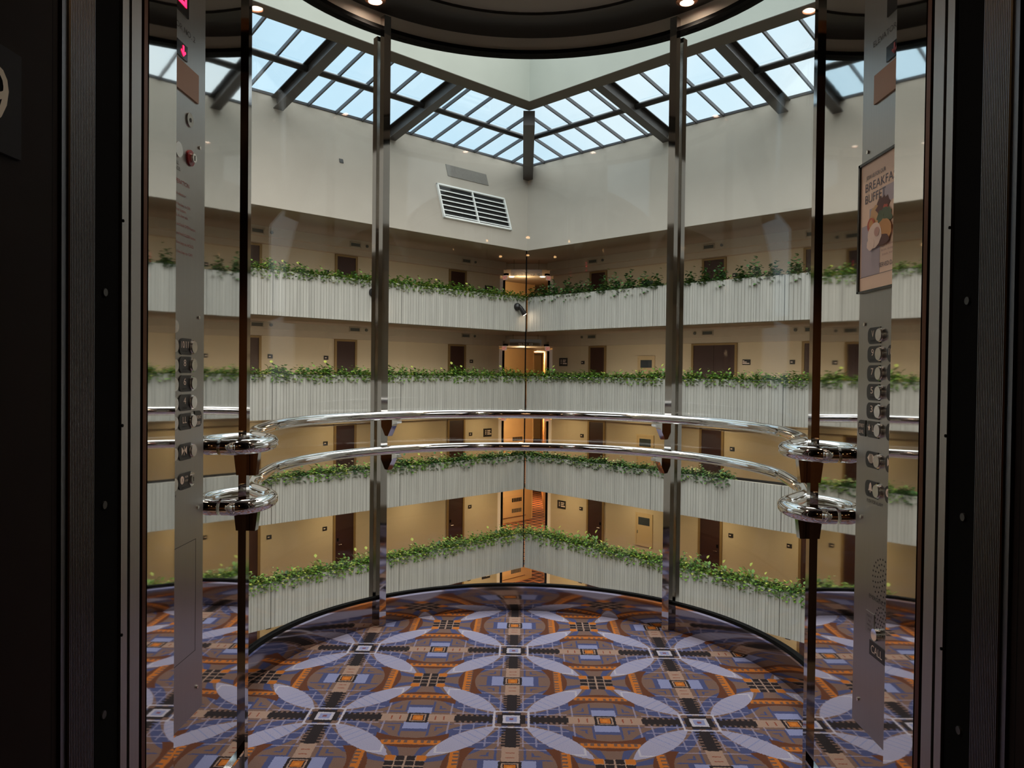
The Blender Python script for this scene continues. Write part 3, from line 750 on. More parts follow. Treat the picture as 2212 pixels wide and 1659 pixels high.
# end posts and mirror side walls
for sg, nm in ((-1, 'left'), (1, 'right')):
    q = MB(); x0, x1 = sorted((sg * (XW - .011), sg * (XW + .012))); q.box((x0, YP - .012, 0.0), (x1, YP + .012, 2.775))
    tag(obj('end_post', q, 'darkchrome'), f'thin dark polished post at the rear edge of the {nm} mirror wall', 'post')
    q = MB(); x0, x1 = sorted((sg * XW, sg * (XW + .05))); q.box((x0, YB, KH), (x1, YP - .012, 2.775))
    w_ = struct('wall_' + nm, q, 'mirror', f'mirror polished steel side wall of the car on the {nm}', 'mirror wall')
    q = MB(); x0, x1 = sorted((sg * (XW - .004), sg * (XW + .05))); q.box((x0, YB, .0), (x1, YP - .012, KH - .008)); obj('base_plate', q, 'brushed', w_)
    q = MB(); x0, x1 = sorted((sg * (XW - .010), sg * (XW + .05))); q.box((x0, YB, KH - .008), (x1, YP - .012, KH)); obj('chrome_edge', q, 'chrome', w_)
    # front column with mirror reveal
    q = MB(); x0, x1 = sorted((sg * XJ, sg * (XW + .05))); q.box((x0, YJ, 0.0), (x1, YB, 2.775))
    struct('wall_' + nm, q, 'mirror', f'mirror polished front column of the car on the {nm} of the doorway', 'column')

# ------------------------------------------------------------------ handrails
def catmull(pts, n=10):
    out = []; P = [Vector(p) for p in pts]
    for i in range(len(P) - 1):
        p0, p1, p2, p3 = P[max(i - 1, 0)], P[i], P[i + 1], P[min(i + 2, len(P) - 1)]
        for k in range(n):
            t = k / n
            out.append(.5 * ((2 * p1) + (p2 - p0) * t + (2 * p0 - 5 * p1 + 4 * p2 - p3) * t * t + (3 * p1 - p0 - 3 * p2 + p3) * t ** 3))
    out.append(P[-1]); return out
RR = .90; RT = .0195
for zr, nm in ((.972, 'upper'), (.818, 'lower')):
    half = [(-.7755, 1.915), (-.745, 1.918), (-.715, 1.94), (-.697, 1.985), (-.695, 2.04), (-.712, 2.095), (-.752, 2.15), (-.800, 2.215), (-.838, 2.305), (-.868, 2.42)]
    half = [(x, y) for x, y in half] + [arc(RR, -a) for a in [R(d) for d in range(94, 0, -6)]]
    path2 = half + [(0, CYC + RR)] + [(-x, y) for x, y in half[::-1]]
    q = MB(); q.tube(catmull([(x, y, zr) for x, y in path2], 6), RT, 24)
    rail = tag(obj('handrail', q, 'chrome', None, True), f'{nm} curved chrome handrail around the glass of the car', 'handrail')
    for sg in (-1, 1):
        # end collar against the mirror wall
        q = MB(); q.tube([(sg * -.755, 1.917, zr), (sg * -.742, 1.920, zr)], RT + .0012, 24); obj('end_collar', q, 'chrome', rail, True)
        # L bracket to the glass post
        ang = sg * (AM - R(1.2)); t = Vector((math.cos(ang), -math.sin(ang), 0)); r_ = Vector((math.sin(ang), math.cos(ang), 0))
        P = lambda rr, z: r_ * rr + Vector((0, CYC, z)) - t * .009
        prof = [P(RG - .04, zr - .022), P(RR - .012, zr - .022), P(RR - .012, zr - .034), P(RR + .025, zr - .042), P(RG - .055, zr - .098), P(RG - .04, zr - .098)]
        q = MB(); q.prism(prof, t * .024); obj('rail_bracket', q, 'chrome', rail)
        # tapered bracket on the end post
        x0, xt, xb = sg * (XW + .02), sg * (XW - .036), sg * (XW - .027)
        q = MB(); zt, zb = zr - RT - .001, zr - RT - .076
        q.hexa([(x0, 2.09, zb), (xb, 2.09, zb), (xb, 2.115, zb), (x0, 2.115, zb), (x0, 2.09, zt), (xt, 2.09, zt), (xt, 2.115, zt), (x0, 2.115, zt)])
        obj('end_bracket', q, 'darkchrome', rail)

# ------------------------------------------------------------------ ceiling of the car
q = MB(); q.ringwall(0, CYC, [(RG - .02, ZR), (RG - .02, ZR + .018), (RG + .045, ZR + .018), (RG + .045, ZR)], -math.pi, math.pi, 96, True)
struct('trim_21', q, 'rubber', 'black rim along the top of the car glass', 'trim', True)
q = MB(); q.ringwall(0, CYC, [(RG - .008, ZR + .018), (RG - .008, ZR + .085), (RG + .03, ZR + .085), (RG + .03, ZR + .018)], -math.pi, math.pi, 96, True)
struct('trim_22', q, 'bandsteel', 'grey polished band above the black rim of the car', 'trim', True)
q = MB(); q.ringwall(0, CYC, [(.78, ZR + .080), (.78, ZR + .20), (RG + .03, ZR + .20), (RG + .03, ZR + .080)], -math.pi, math.pi, 96, True)
sf = struct('ceiling', q, 'soffitblack', 'black ring soffit of the car ceiling', 'ceiling', True)
q = MB(); q.ringwall(0, CYC, [(.0001, ZR + .15), (.60, ZR + .15), (.74, ZR + .12), (.785, ZR + .09), (.785, ZR + .2), (.0001, ZR + .2)], -math.pi, math.pi, 72)
struct('ceiling', q, 'dome', 'grey metal dished centre of the car ceiling', 'ceiling', True)
q = MB(); q.box((-XW - .05, YJ, ZR + .081), (XW + .05, 2.0, ZR + .2)); struct('ceiling', q, 'soffitblack', 'flat black front part of the car ceiling by the doorway', 'ceiling')
q = MB(); q.ringwall(0, CYC, [(.0001, ZR + .21), (1.10, ZR + .21), (1.10, ZR + .5), (.0001, ZR + .5)], -math.pi, math.pi, 72)
struct('ceiling', q, 'soffitblack', 'black roof cap on top of the car', 'roof', True)
PL = {(-1, 1): 'far left', (1, 1): 'far right', (-1, -1): 'near left', (1, -1): 'near right'}
for (sx, sy), nm in PL.items():
    ang = sx * (R(47) if sy > 0 else R(136)); x, y = arc(.93, ang); z0 = ZR + .080
    e = empty('ceiling_spotlight', (x, y, z0), f'copper ringed downlight in the {nm} of the black car ceiling', 'downlight')
    q = MB(); q.ringwall(x, y, [(.028, z0), (.030, z0 - .012), (.046, z0 - .006), (.048, z0)], -math.pi, math.pi, 28, True); obj('ring', q, 'lampring', e, True)
    q = MB(); q.tube([(x, y, z0 - .001), (x, y, z0 - .006)], .028, 24); obj('bulb', q, 'lamp', e)
    L = bpy.data.lights.new('car_lamp', 'SPOT'); L.energy = 18; L.color = (1, .80, .62); L.spot_size = R(125); L.spot_blend = .8; L.shadow_soft_size = .025
    lo = bpy.data.objects.new('car_lamp', L); lo.location = (x, y, z0 - .02); COL.objects.link(lo)
z0 = ZR + .081
e = empty('ceiling_spotlight', (0, 1.66, z0), 'copper ringed downlight in the flat front ceiling by the car doorway', 'downlight')
q = MB(); q.ringwall(0, 1.66, [(.028, z0), (.030, z0 - .012), (.046, z0 - .006), (.048, z0)], -math.pi, math.pi, 28, True); obj('ring', q, 'lampring', e, True)
q = MB(); q.tube([(0, 1.66, z0 - .001), (0, 1.66, z0 - .006)], .028, 24); obj('bulb', q, 'lamp', e)
L = bpy.data.lights.new('car_lamp', 'SPOT'); L.energy = 26; L.color = (1, .82, .68); L.spot_size = R(130); L.spot_blend = .8; L.shadow_soft_size = .025
lo = bpy.data.objects.new('car_lamp', L); lo.location = (0, 1.66, z0 - .02); COL.objects.link(lo)

# ------------------------------------------------------------------ operating panels
YCOPS = {-1: 1.661, 1: 1.659}
def cop(sg, side):
    rt = Vector((0, -sg, 0)); up = Vector((0, 0, 1)); nrm = Vector((-sg, 0, 0)); base = Vector((sg * XW, YCOPS[sg], 0))
    P = lambda u, v, w=0.: base + rt * u + up * v + nrm * w
    def bx(mb, u0, u1, v0, v1, w0, w1): return mb.hexa([P(u, v, w) for w in (w0, w1) for (u, v) in ((u0, v0), (u1, v0), (u1, v1), (u0, v1))])
    T = .004
    q = MB(); bx(q, -.139, .139, .362, 2.5, .0, T)
    e = tag(obj('control_panel', q, 'brushed'), f'tall brushed steel elevator control panel on the {side} mirror wall', 'control panel')
    def cyl(u, v, r, w0, w1, seg=24):
        return MB().tube([P(u, v, w0), P(u, v, w1)], r, seg)
    def txt(s, u, v, h, wd, m, par, al='CENTER', w=T + .0004): return obj('lettering', text_mb(s, P(u, v, w), rt, up, h, wd, .0003, al), m, par)
    def plate(u0, u1, v0, v1, par_round=True, m='blackplate', nm='number_plate', left=True, par=None):
        pts = []; r_ = .014
        sgn = 1
        if left: seq = [(u1, v0), (u1, v1)] + [(u0 + r_ - r_ * math.sin(t), v1 - r_ + r_ * math.cos(t)) for t in [k * math.pi / 2 / 6 for k in range(7)]] + [(u0 + r_ - r_ * math.cos(t), v0 + r_ - r_ * math.sin(t)) for t in [k * math.pi / 2 / 6 for k in range(7)]]
        else: seq = [(u0, v1), (u0, v0)] + [(u1 - r_ + r_ * math.sin(t), v0 + r_ - r_ * math.cos(t)) for t in [k * math.pi / 2 / 6 for k in range(7)]] + [(u1 - r_ + r_ * math.cos(t), v1 - r_ + r_ * math.sin(t)) for t in [k * math.pi / 2 / 6 for k in range(7)]]
        q = MB(); q.prism([P(a, b, T) for a, b in seq], nrm * .0022); return obj(nm, q, m, par or e)
    def button(u, v, sym, star=False, key=False):
        pl = plate(u - .064, u - .004, v - .0185, v + .0185); W = T + .0026
        if sym == '><':
            q = MB()
            q.prism([P(u - .053, v + .012, W), P(u - .053, v - .006, W), P(u - .042, v + .003, W)], nrm * .0006)
            q.prism([P(u - .0275, v + .012, W), P(u - .0275, v - .006, W), P(u - .0385, v + .003, W)], nrm * .0006)
            bx(q, u - .0412, u - .0392, v - .007, v + .013, W, W + .0006); obj('symbol', q, 'pinkwhite', pl)
        elif sym == '<>':
            q = MB()
            q.prism([P(u - .042, v + .013, W), P(u - .042, v - .007, W), P(u - .053, v + .003, W)], nrm * .0006)
            q.prism([P(u - .029, v + .013, W), P(u - .029, v - .007, W), P(u - .018, v + .003, W)], nrm * .0006)
            bx(q, u - .0395, u - .0372, v - .008, v + .013, W, W + .0006); bx(q, u - .0345, u - .0322, v - .008, v + .013, W, W + .0006); obj('symbol', q, 'pinkwhite', pl)
        elif sym == 'bell':
            q = MB(); c = u - .036
            q.prism([P(c - .010, v - .004, W), P(c + .010, v - .004, W), P(c + .007, v, W), P(c + .005, v + .009, W), P(c + .001, v + .014, W), P(c - .001, v + .014, W), P(c - .005, v + .009, W), P(c - .007, v, W)], nrm * .0006)
            q.prism([P(c - .003, v - .0055, W), P(c + .003, v - .0055, W), P(c, v - .009, W)], nrm * .0006); obj('symbol', q, 'pinkwhite', pl)
        elif sym == 'key':
            q = MB().tube([P(u - .049, v + .0035, W - .0004), P(u - .049, v + .0035, W + .0004)], .009, 18); obj('symbol', q, 'pinkwhite', pl)
            txt('X', u - .049, v - .0005, .009, .006, 'ink', pl, w=W + .0006)
            txt('RUN', u - .027, v + .007, .0045, .014, 'pinkwhite', pl, w=W); txt('STOP', u - .027, v - .002, .0045, .015, 'pinkwhite', pl, w=W)
        elif star:
            q = MB(); c = (u - .047, v + .003); q.prism([P(c[0] + (.0075 if k % 2 == 0 else .003) * math.sin(k * math.pi / 5), c[1] + (.0085 if k % 2 == 0 else .0034) * math.cos(k * math.pi / 5), W) for k in range(10)], nrm * .0006)
            obj('symbol', q, 'pinkwhite', pl); txt('L', u - .029, v - .004, .014, .007, 'pinkwhite', pl, w=W)
        else:
            txt(sym, u - .038, v - .003, .0155, .012 if len(sym) == 1 else (.020 if len(sym) == 2 else .036), 'pinkwhite', pl, w=W)
        # raised dots
        q = MB()
        for k in range(5):
            for j in range(2):
                if (k * 3 + j + len(sym)) % 3: q.tube([P(u - .048 + k * .005, v - .0105 - j * .003, W - .0004), P(u - .048 + k * .005, v - .0105 - j * .003, W + .0005)], .0006, 6)
        obj('braille', q, 'blackplate', pl)
        if sym == 'key':
            q = cyl(u, v, .0160, T, T + .004); k_ = obj('key_switch', q, 'screw', e, True)
            q = cyl(u, v, .011, T + .004, T + .007); obj('lock_core', q, 'brushed', k_, True)
            q = MB(); bx(q, u - .001, u + .001, v - .005, v + .005, T + .0071, T + .0076); obj('key_slot', q, 'ink', k_)
        else:
            q = cyl(u, v, .0160, T, T + .0045); rg = obj('button_ring', q, 'chrome', e, True)
            q = cyl(u, v, .0138, T + .0045, T + .0085); obj('button', q, 'buttonsteel', rg, True)
    c0, c1 = -.024, .0705
    for v, sym in ((1.262, 'V'), (1.220, '9'), (1.177, '7'), (1.135, '5'), (1.093, '3')): button(c0, v, sym)
    button(c0, 1.051, '*L', star=True); button(c0, .983, '<>'); button(c0, .917, 'bell')
    for v, sym in ((1.220, '10/11'), (1.179, '8'), (1.137, '6'), (1.094, '4'), (1.051, 'LL')): button(c1, v, sym)
    button(c1, .983, '><'); button(c1, .917, 'key')
    pl = plate(c1 + .016, c1 + .054, 1.051 - .016, 1.051 + .0215, left=False, nm='side_plate'); txt('FRONT', c1 + .036, 1.054, .008, .025, 'pinkwhite', pl, w=T + .0026); txt('DESK', c1 + .036, 1.040, .008, .020, 'pinkwhite', pl, w=T + .0026)
    pl = plate(c0 - .106, c0 - .068, 1.051 - .0185, 1.051 + .0185, nm='side_plate'); txt('STREET', c0 - .087, 1.053, .008, .028, 'pinkwhite', pl, w=T + .0026); txt('LEVEL', c0 - .087, 1.039, .008, .024, 'pinkwhite', pl, w=T + .0026)
    txt('PUSH FOR ALARM', -.043, .885, .008, .076, 'ink', e)
    # displays
    q = MB(); bx(q, -.022, .044, 1.954, 2.06, T, T + .003); ds = obj('floor_display', q, 'blackgloss', e)
    if sg < 0:
        q = MB(); u0, u1 = -.010, .031; wd = .009; va, vb, vc = 1.972, 2.008, 2.044; W = T + .0036
        bx(q, u0, u1, va, va + wd, W, W + .0004); bx(q, u1 - wd, u1, va, vc, W, W + .0004); bx(q, u0, u1, vb - wd / 2, vb + wd / 2, W, W + .0004)
        bx(q, u0, u0 + wd, vb, vc, W, W + .0004); bx(q, u0, u1, vc - wd, vc, W, W + .0004); obj('digit', q, 'redlit', ds)
    txt('ELEVATOR NO. 2', -.004, 1.917, .013, .172, 'ink', e)
    q = MB(); bx(q, -.022, .038, 1.856, 1.889, T, T + .003); ds = obj('arrow_display', q, 'blackgloss', e)
    q = MB(); W = T + .0036; um = .016; bx(q, um - .003, um + .003, 1.863, 1.884, W, W + .0004)
    q.prism([P(um, 1.860, W), P(um + .012, 1.870, W), P(um + .009, 1.874, W), P(um, 1.867, W), P(um - .009, 1.874, W), P(um - .012, 1.870, W)], nrm * .0004)
    obj('arrow', q, 'redlit' if sg < 0 else 'redring', ds)
    q = MB(); bx(q, -.076, .095, 1.783, 1.848, T, T + .004); obj('certificate_plate', q, 'copper', e)
    # fire service part
    q = cyl(.055, 1.733, .016, T, T + .003); k_ = obj('key_switch', q, 'darkchrome', e, True); q = cyl(.055, 1.733, .005, T + .003, T + .0036, 10); obj('key_slot', q, 'ink', k_, True)
    if sg < 0:
        q = cyl(-.007, 1.649, .017, T, T + .006); rg = obj('call_cancel_button', q, 'buttonsteel', e, True)
        txt('CALL', -.012, 1.618, .008, .030, 'ink', e); txt('CANCEL', -.008, 1.606, .008, .036, 'ink', e)
        q = cyl(.058, 1.648, .018, T, T + .004); k_ = obj('fire_key_switch', q, 'redring', e, True); q = cyl(.058, 1.648, .010, T + .004, T + .012); c_ = obj('lock_core', q, 'screw', k_, True)
        q = MB(); bx(q, .0565, .0595, 1.642, 1.654, T + .0121, T + .0126); obj('key_slot', q, 'ink', c_)
        txt('FIRE OPERATION', .0, 1.578, .010, .11, 'redink', e)
        for v, s_, w_ in ((1.553, 'When flashing, exit elevator.', .13), (1.530, 'To operate car turn fire key to ON', .15), (1.518, 'and press desired floor button.', .13), (1.506, 'Press CALL CANCEL to clear calls.', .14), (1.486, 'To open door press and hold OPEN button.', .18),
                          (1.466, 'To close door press and hold CLOSE button.', .18), (1.446, 'To hold car turn fire key to HOLD.', .17), (1.426, 'When done turn fire key to OFF.', .165)):
            txt(s_, -.09, v, .0065, w_, 'redink', e, 'LEFT')
        q = MB(); L_ = .0012
        for (a0, a1, b0, b1) in ((-.10, .10, .772, .772 + L_), (-.10, .10, .51, .51 + L_), (.10 - L_, .10, .51, .773), (-.10, -.10 + L_, .51, .773)): bx(q, a0, a1, b0, b1, T, T + .0003)
        obj('cabinet_seam', q, 'ink', e)
    else:
        q = MB()
        for ring_, nn_ in ((0, 1), (.0115, 6), (.023, 12), (.0345, 18), (.046, 24)):
            for k in range(nn_):
                t = 2 * math.pi * k / nn_ + ring_ * 40; q.tube([P(ring_ * math.cos(t), .725 + ring_ * math.sin(t), T), P(ring_ * math.cos(t), .725 + ring_ * math.sin(t), T + .0003)], .0023, 8)
        for ring_, nn_ in ((0, 1), (.010, 6), (.020, 12), (.030, 18)):
            for k in range(nn_):
                t = 2 * math.pi * k / nn_; q.tube([P(ring_ * math.cos(t), .635 + ring_ * math.sin(t), T), P(ring_ * math.cos(t), .635 + ring_ * math.sin(t), T + .0003)], .0023, 8)
        obj('speaker_holes', q, 'ink', e)
        txt('EMERGENCY', -.022, .672, .009, .078, 'ink', e)
        q = MB(); bx(q, -.075, -.034, .592, .640, T, T + .0015); pl = obj('instruction_plate', q, 'doorsteel', e)
        for k, s_ in enumerate(('PUSH TO', 'TALK', 'WHEN LIT', 'LISTEN')): txt(s_, -.0545, .628 - k * .010, .005, .024 if k % 2 == 0 else .015, 'ink', pl, w=T + .0019)
        q = cyl(-.014, .602, .0135, T, T + .011); obj('call_button', q, 'chrome', e, True)
        q = MB(); bx(q, -.054, .054, .546, .579, T, T + .0015); pl = obj('call_plate', q, 'signblack', e); txt('CALL', -.044, .554, .018, .052, 'pinkwhite', pl, 'LEFT', w=T + .0019)
    for v in (2.30, 1.686, 1.290, .845, .42):
        for u in (-.108, .108): obj('screw', MB().tube([P(u, v, T), P(u, v, T + .003)], .0042, 10), 'screw', e, True)
cop(-1, 'left'); cop(1, 'right')

# breakfast poster on the right control panel
rt = Vector((0, -1, 0)); up = Vector((0, 0, 1)); nrm = Vector((-1, 0, 0))
PB = lambda u, v, w=0.: Vector((XW - .006, 1.789, 1.362)) + rt * u + up * v + nrm * w
W_, H_ = .222, .298
def pbx(mb, u0, u1, v0, v1, w0, w1): return mb.hexa([PB(u, v, w) for w in (w0, w1) for (u, v) in ((u0, v0), (u1, v0), (u1, v1), (u0, v1))])
q = MB(); pbx(q, 0, W_, 0, H_, 0, .004)
for (a0, a1, b0, b1) in ((0, W_, H_ - .006, H_), (0, .007, 0, H_), (W_ - .007, W_, 0, H_), (0, W_, 0, .004)): pbx(q, a0, a1, b0, b1, .004, .010)
pf = tag(obj('poster_frame', q, 'blackgloss'), 'black framed breakfast buffet poster on the right control panel', 'poster')
q = MB(); pbx(q, .007, W_ - .007, .004, H_ - .006, .004, .0055); pp = obj('poster', q, 'poster', pf)
def pflat(pts, m, w, nm): q = MB(); q.prism([PB(u, v, w) for u, v in pts], nrm * .0003); return obj(nm, q, m, pp)
def blob(cu, cv, ru, rv, m, w, nm, seed=0, jag=.12):
    r_ = random.Random(seed); return pflat([(cu + ru * math.cos(t) * (1 + r_.uniform(-jag, jag)), cv + rv * math.sin(t) * (1 + r_.uniform(-jag, jag))) for t in [2 * math.pi * k / 22 for k in range(22)]], m, w, nm)
pflat([(.014, .036), (.105, .036), (.105, .085), (.014, .15)][:3] + [(.105, .118), (.052, .118), (.052, .152), (.014, .152)], 'posterblue', .0056, 'colour_block')
pflat([(.112, .186), (W_ - .02, .186), (W_ - .02, .222), (.112, .222)], 'posterblue', .0056, 'colour_block')
pflat([(.052, .186), (.08, .186), (.052, .165)], 'posterblue', .0056, 'colour_block')
for i, (cu, cv, ru, rv, m, jg) in enumerate(((.085, .165, .028, .024, 'flake', .1), (.118, .178, .030, .026, 'bacon', .22), (.130, .172, .012, .010, 'tomato', .2), (.128, .156, .034, .020, 'green', .25), (.115, .150, .012, .014, 'green', .2),
         (.064, .148, .017, .017, 'tomato', .06), (.066, .150, .010, .010, 'toast', .1), (.128, .125, .034, .026, 'toast', .06), (.120, .106, .034, .012, 'bacon', .1), (.086, .122, .033, .028, 'egg', .05), (.068, .105, .018, .014, 'egg', .06), (.098, .128, .012, .010, 'eggshade', .05))):
    blob(cu, cv, ru, rv, m, .0062 + i * .00035, 'food_picture', i, jg)
def ptx(s, u, v, h, wd, m='posterink'): return obj('lettering', text_mb(s, PB(u, v, .0060), rt, up, h, wd, .0002, 'LEFT'), m, pp)
ptx('JOIN US FOR OUR', .034, .2555, .009, .092); ptx('BREAKFAST', .030, .228, .020, .165); ptx('BUFFET', .030, .2015, .020, .098)
ptx('SERVED DAILY', .104, .048, .010, .085); ptx('Eggs, potatoes,', .112, .092, .0055, .06, 'eggshade'); ptx('bacon, sausage,', .112, .082, .0055, .06, 'eggshade'); ptx('breads, more', .118, .072, .0055, .05, 'eggshade')
q = MB(); pbx(q, .010, W_ - .01, .035, .0358, .0055, .0059); obj('rule_line', q, 'posterink', pp)

# ------------------------------------------------------------------ doorway: door edges, sills and landing jambs
def yx(px): return (XJ - .012) * FPX / (1131 - px)          # depth of a strip seen at pixel column px on the plane X = -XJ
for sg, nm in ((-1, 'left'), (1, 'right')):
    def bar(px0, px1, m, name, label, cat, dx=0., th=.06, z0=0., z1=2.6):
        y0, y1 = yx(px0), yx(px1); x0, x1 = sorted((sg * (XJ - dx), sg * (XJ + th)))
        q = MB(); q.box((x0, y0, z0), (x1, y1, z1)); return tag(obj(name, q, m), label, cat)
    H = 2.45
    bar(303, 311, 'copperstrip', 'door_trim', f'narrow copper toned strip beside the mirror column, {nm} of the doorway', 'trim strip', .0, .06, .0, H)
    bar(297, 303, 'black', 'door_gap', f'narrow black rubber gap strip next to the copper strip, {nm} of the doorway', 'rubber strip', -.012, .06, .0, H)
    d1 = bar(276, 297, 'doorsteel', 'car_door', f'brushed edge of the inner car door, {nm} of the doorway, nearer the car', 'door edge', .0, .18, .0, H)
    bar(270, 276, 'black', 'door_gap', f'black slot between the two brushed door edges, {nm} of the doorway', 'rubber strip', -.02, .06, .0, H)
    d2 = bar(256, 270, 'doorsteel', 'car_door', f'brushed edge of the outer car door, {nm} of the doorway, nearer the landing', 'door edge', .0, .18, .0, H)
    xx = sg * XJ
    for z in (.42, .75, 1.08, 1.40): obj('screw', MB().tube([(xx + sg * .001, yx(257.5), z), (xx - sg * .0015, yx(257.5), z)], .0025, 8), 'black', d2)
    b = bar(200, 254, 'black', 'door_channel', f'wide black channel with screws between car and landing doors, {nm} side', 'door channel', -.004, .06, -.02, H)
    for py in (630, 1093, 1548):
        z = hit(223, py, (-XJ, 0, 0), Vector((1, 0, 0))).z
        obj('screw', MB().tube([(xx + sg * .005, yx(223), z), (xx + sg * .0015, yx(223), z)], .006, 12), 'blackplate', b, True)
    # ribbed landing door edge
    y0, y1 = yx(145), yx(200); q = MB(); n_ = 16; x0 = sg * (XJ + .004); i = 0; prof = []
    for k in range(n_):
        ya, yb = y0 + (y1 - y0) * k / n_, y0 + (y1 - y0) * (k + 1) / n_; ym = (ya + yb) / 2
        prof += [(x0 - 0 * sg, ya), (x0 - sg * .0022, ya + (yb - ya) * .3), (x0 - sg * .0022, ya + (yb - ya) * .7)]
    prof += [(x0, y1), (sg * (XJ + .06), y1), (sg * (XJ + .06), y0)]
    q.prism([(x, y, 0.) for x, y in prof], (0, 0, H)); tag(obj('landing_door', q, 'ribsteel'), f'vertically ribbed dark steel landing door edge, {nm} of the doorway', 'door edge')
    bar(133, 145, 'ribsteel', 'door_lip', f'thin grey steel lip outside the ribbed door edge, {nm} of the doorway', 'trim strip', -.006, .06, .0, H)
    bar(118, 133, 'jamb', 'door_lip', f'dark brown strip outside the grey lip, {nm} of the doorway', 'trim strip', -.010, .06, .0, H)
    # landing jamb
    q = MB(); x0, x1 = sorted((sg * (XJ + .003), sg * (XJ + .25))); q.box((x0, .855, -.02), (x1, yx(107), 2.6)); struct('trim_%d' % (30 + (sg > 0)), q, 'jamb', f'dark brown landing door jamb on the {nm}', 'jamb')
    q = MB(); x0, x1 = sorted((sg * (XJ + .009), sg * (XJ + .06))); q.box((x0, yx(107), 0), (x1, yx(118), H)); tag(obj('door_gap', q, 'black'), f'black recess at the inner edge of the landing jamb, {nm} of the doorway', 'rubber strip')
    # floor number plaque (the left one shows in the photo; its twin faces it on the right jamb, outside the frame)
    if sg < 0:
        X = -XJ - .003; zc = 1.17 + (800 - 216) / 1640 * .905; y1 = yx(33); y0 = y1 - .10
        q = MB(); q.box((X - .001, y0, zc - .066), (X + .004, y1, zc + .062)); pl = tag(obj('floor_plaque', q, 'plaque'), 'dark grey plaque with a raised 9 on the left landing jamb', 'floor number')
        obj('numeral', text_mb('9', (X + .0045, y0 + .054, zc - .036), (0, 1, 0), (0, 0, 1), .074, .040, .0015, 'CENTER'), 'cream', pl)
# lobby shell behind the camera, landing floor and header
q = MB(); q.box((-3, -3.2, -.02), (3, 1.02, .0)); struct('floor', q, 'lobby', 'dark landing floor outside the elevator', 'floor')
q = MB(); q.box((-XJ - .2, 1.02, -.05), (XJ + .2, YJ - .03, -.002)); struct('trim_32', q, 'doorsteel', 'steel sill between landing and car', 'sill')
q = MB(); q.box((-3, -3.2, 2.6), (3, 1.3, 2.75)); struct('ceiling', q, 'lobbywall', 'dark landing ceiling', 'ceiling')
q = MB(); q.box((-3.1, -3.3, 0), (3.1, -3.2, 2.75)); struct('wall_front', q, 'lobbywall', 'dark landing wall behind the viewer', 'wall')
for sg, nm in ((-1, 'left'), (1, 'right')):
    x0, x1 = sorted((sg * 3, sg * 3.1)); q = MB(); q.box((x0, -3.2, 0), (x1, .9, 2.75)); struct('wall_' + nm, q, 'lobby', f'dark side wall of the landing on the {nm}', 'wall')
    x0, x1 = sorted((sg * (XJ + .06), sg * 3.1)); q = MB(); q.box((x0, .86, 0), (x1, 1.25, 2.75)); struct('wall_' + nm, q, 'lobby', f'dark landing wall beside the elevator opening on the {nm}', 'wall')
q = MB(); q.box((-XJ - .25, .86, 2.45), (XJ + .25, YJ, 2.75)); struct('trim_33', q, 'lobby', 'dark header over the elevator doorway', 'header')
q = MB(); q.box((-XJ - .25, YJ, 2.45), (XJ + .25, YB, 2.79)); struct('trim_34', q, 'mirror', 'steel header over the car doorway', 'header')

# lamps in the landing ceiling, seen as golden glints in chrome and glass
k = 0
for x, nx in ((-1.1, 'left'), (0., 'middle'), (1.1, 'right')):
    for y, ny in ((-.5, 'near'), (-1.7, 'far')):
        o = tag(obj('landing_downlight', MB().tube([(x, y, 2.599), (x, y, 2.588)], .075, 20), 'lampring', None, True), f'round downlight in the {nx} {ny} part of the landing ceiling', 'downlight')
        obj('lens', MB().tube([(x, y, 2.587), (x, y, 2.583)], .06, 20), 'goldlamp', o)
        L = bpy.data.lights.new('landing_lamp', 'SPOT'); L.energy = 22; L.color = (1, .62, .30); L.spot_size = R(120); L.spot_blend = .7; L.shadow_soft_size = .05
        lo = bpy.data.objects.new('landing_lamp', L); lo.location = (x, y, 2.56); lo.rotation_euler = (R(-12), 0, 0); COL.objects.link(lo)

# ------------------------------------------------------------------ light
w = bpy.data.worlds.new('sky'); scene.world = w; w.use_nodes = True; N = NT(w.node_tree); bg = w.node_tree.nodes['Background']
tc = N.new('ShaderNodeTexCoord'); sp = N.new('ShaderNodeSeparateXYZ'); N.link(tc.outputs['Generated'], sp.inputs[0])
nz = N.new('ShaderNodeTexNoise'); nz.inputs['Scale'].default_value = 3.2; nz.inputs['Detail'].default_value = 5; N.link(tc.outputs['Generated'], nz.inputs['Vector'])
cl = N.m('ADD', N.m('MULTIPLY_ADD', nz.outputs['Fac'], 2.2, -.75), N.m('MULTIPLY', sp.outputs[0], 1.3))
cl = N.m('MINIMUM', N.m('MAXIMUM', cl, 0.), 1.)
skyc = N.mix(cl, lin((204, 230, 246)), lin((242, 248, 250)))
lowc = N.mix(N.m('MINIMUM', N.m('MAXIMUM', N.m('MULTIPLY_ADD', sp.outputs[2], 4., .5), 0.), 1.), lin((120, 112, 100)), skyc)
N.link(lowc, bg.inputs['Color']); bg.inputs['Strength'].default_value = .64

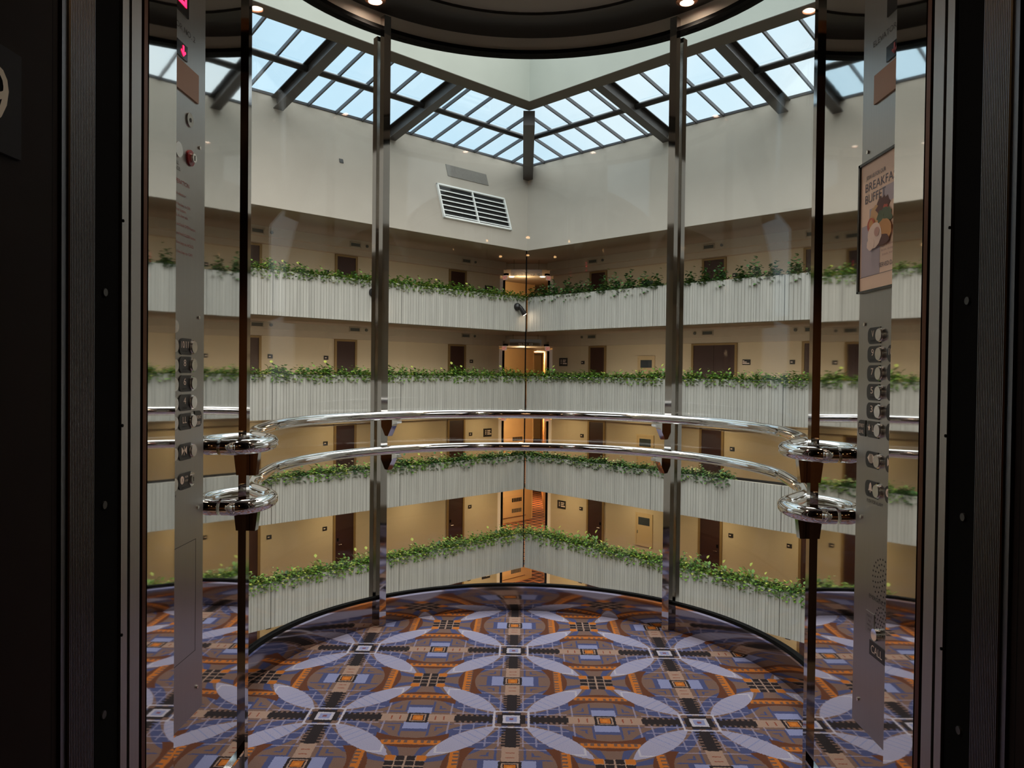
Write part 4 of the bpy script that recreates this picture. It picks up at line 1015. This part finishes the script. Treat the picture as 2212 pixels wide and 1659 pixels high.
def area(loc, rot, sx, sy, e, col, name):
    L = bpy.data.lights.new(name, 'AREA'); L.shape = 'RECTANGLE'; L.size = sx; L.size_y = sy; L.energy = e; L.color = col
    o = bpy.data.objects.new(name, L); o.location = loc; o.rotation_euler = rot; COL.objects.link(o); return o
WARM = (1., .76, .42)
S = bpy.data.lights.new('overcast_sun', 'SUN'); S.energy = 3.0; S.angle = R(120); S.color = (1., .97, .92)
so = bpy.data.objects.new('overcast_sun', S); so.rotation_euler = (R(12), R(8), 0); COL.objects.link(so)
for li, (row, z, num) in enumerate(LV):
    for side in ('left', 'right'):
        if li >= 2:
            for s in (2.6, 5.6, 8.6, 11.6):
                area(WP(side, DB, s, 1.2, z + 2.5), (0, 0, R(45 if side == 'left' else -45)), .5, .5, 12 if li == 2 else 13.5, WARM, 'corridor_lamp')
        else:
            # added fill strips, unseen behind the planters, brightening the upper corridor walls
            for s in (3., 7., 11.):
                q_ = area(WP(side, D0, s, -.85, z + .55), (R(78), 0, R(45 if side == 'left' else -45)), 3.6, .12, 7 if li == 0 else 14, (1., .88, .70), 'corridor_fill')
    P_ = bpy.data.lights.new('hall_lamp', 'POINT'); P_.energy = 1 if li == 0 else 60; P_.color = (1., .72, .40); P_.shadow_soft_size = .12
    o = bpy.data.objects.new('hall_lamp', P_); o.location = (.72, 37.5, z + 2.0); COL.objects.link(o)
    P_ = bpy.data.lights.new('alcove_lamp', 'POINT'); P_.energy = 68 if li >= 2 else 26; P_.color = (1., .72, .42); P_.shadow_soft_size = .1
    o = bpy.data.objects.new('alcove_lamp', P_); o.location = (-.1, 30.6, z + 2.05); COL.objects.link(o)

vs = scene.view_settings
scene.display_settings.display_device = 'sRGB'; vs.view_transform = 'Standard'; vs.look = 'None'; vs.gamma = 1; vs.exposure = 1.0; vs.use_curve_mapping = False
cy = scene.cycles; cy.max_bounces = 12; cy.transparent_max_bounces = 24; cy.glossy_bounces = 8; cy.diffuse_bounces = 5; cy.sample_clamp_indirect = 6
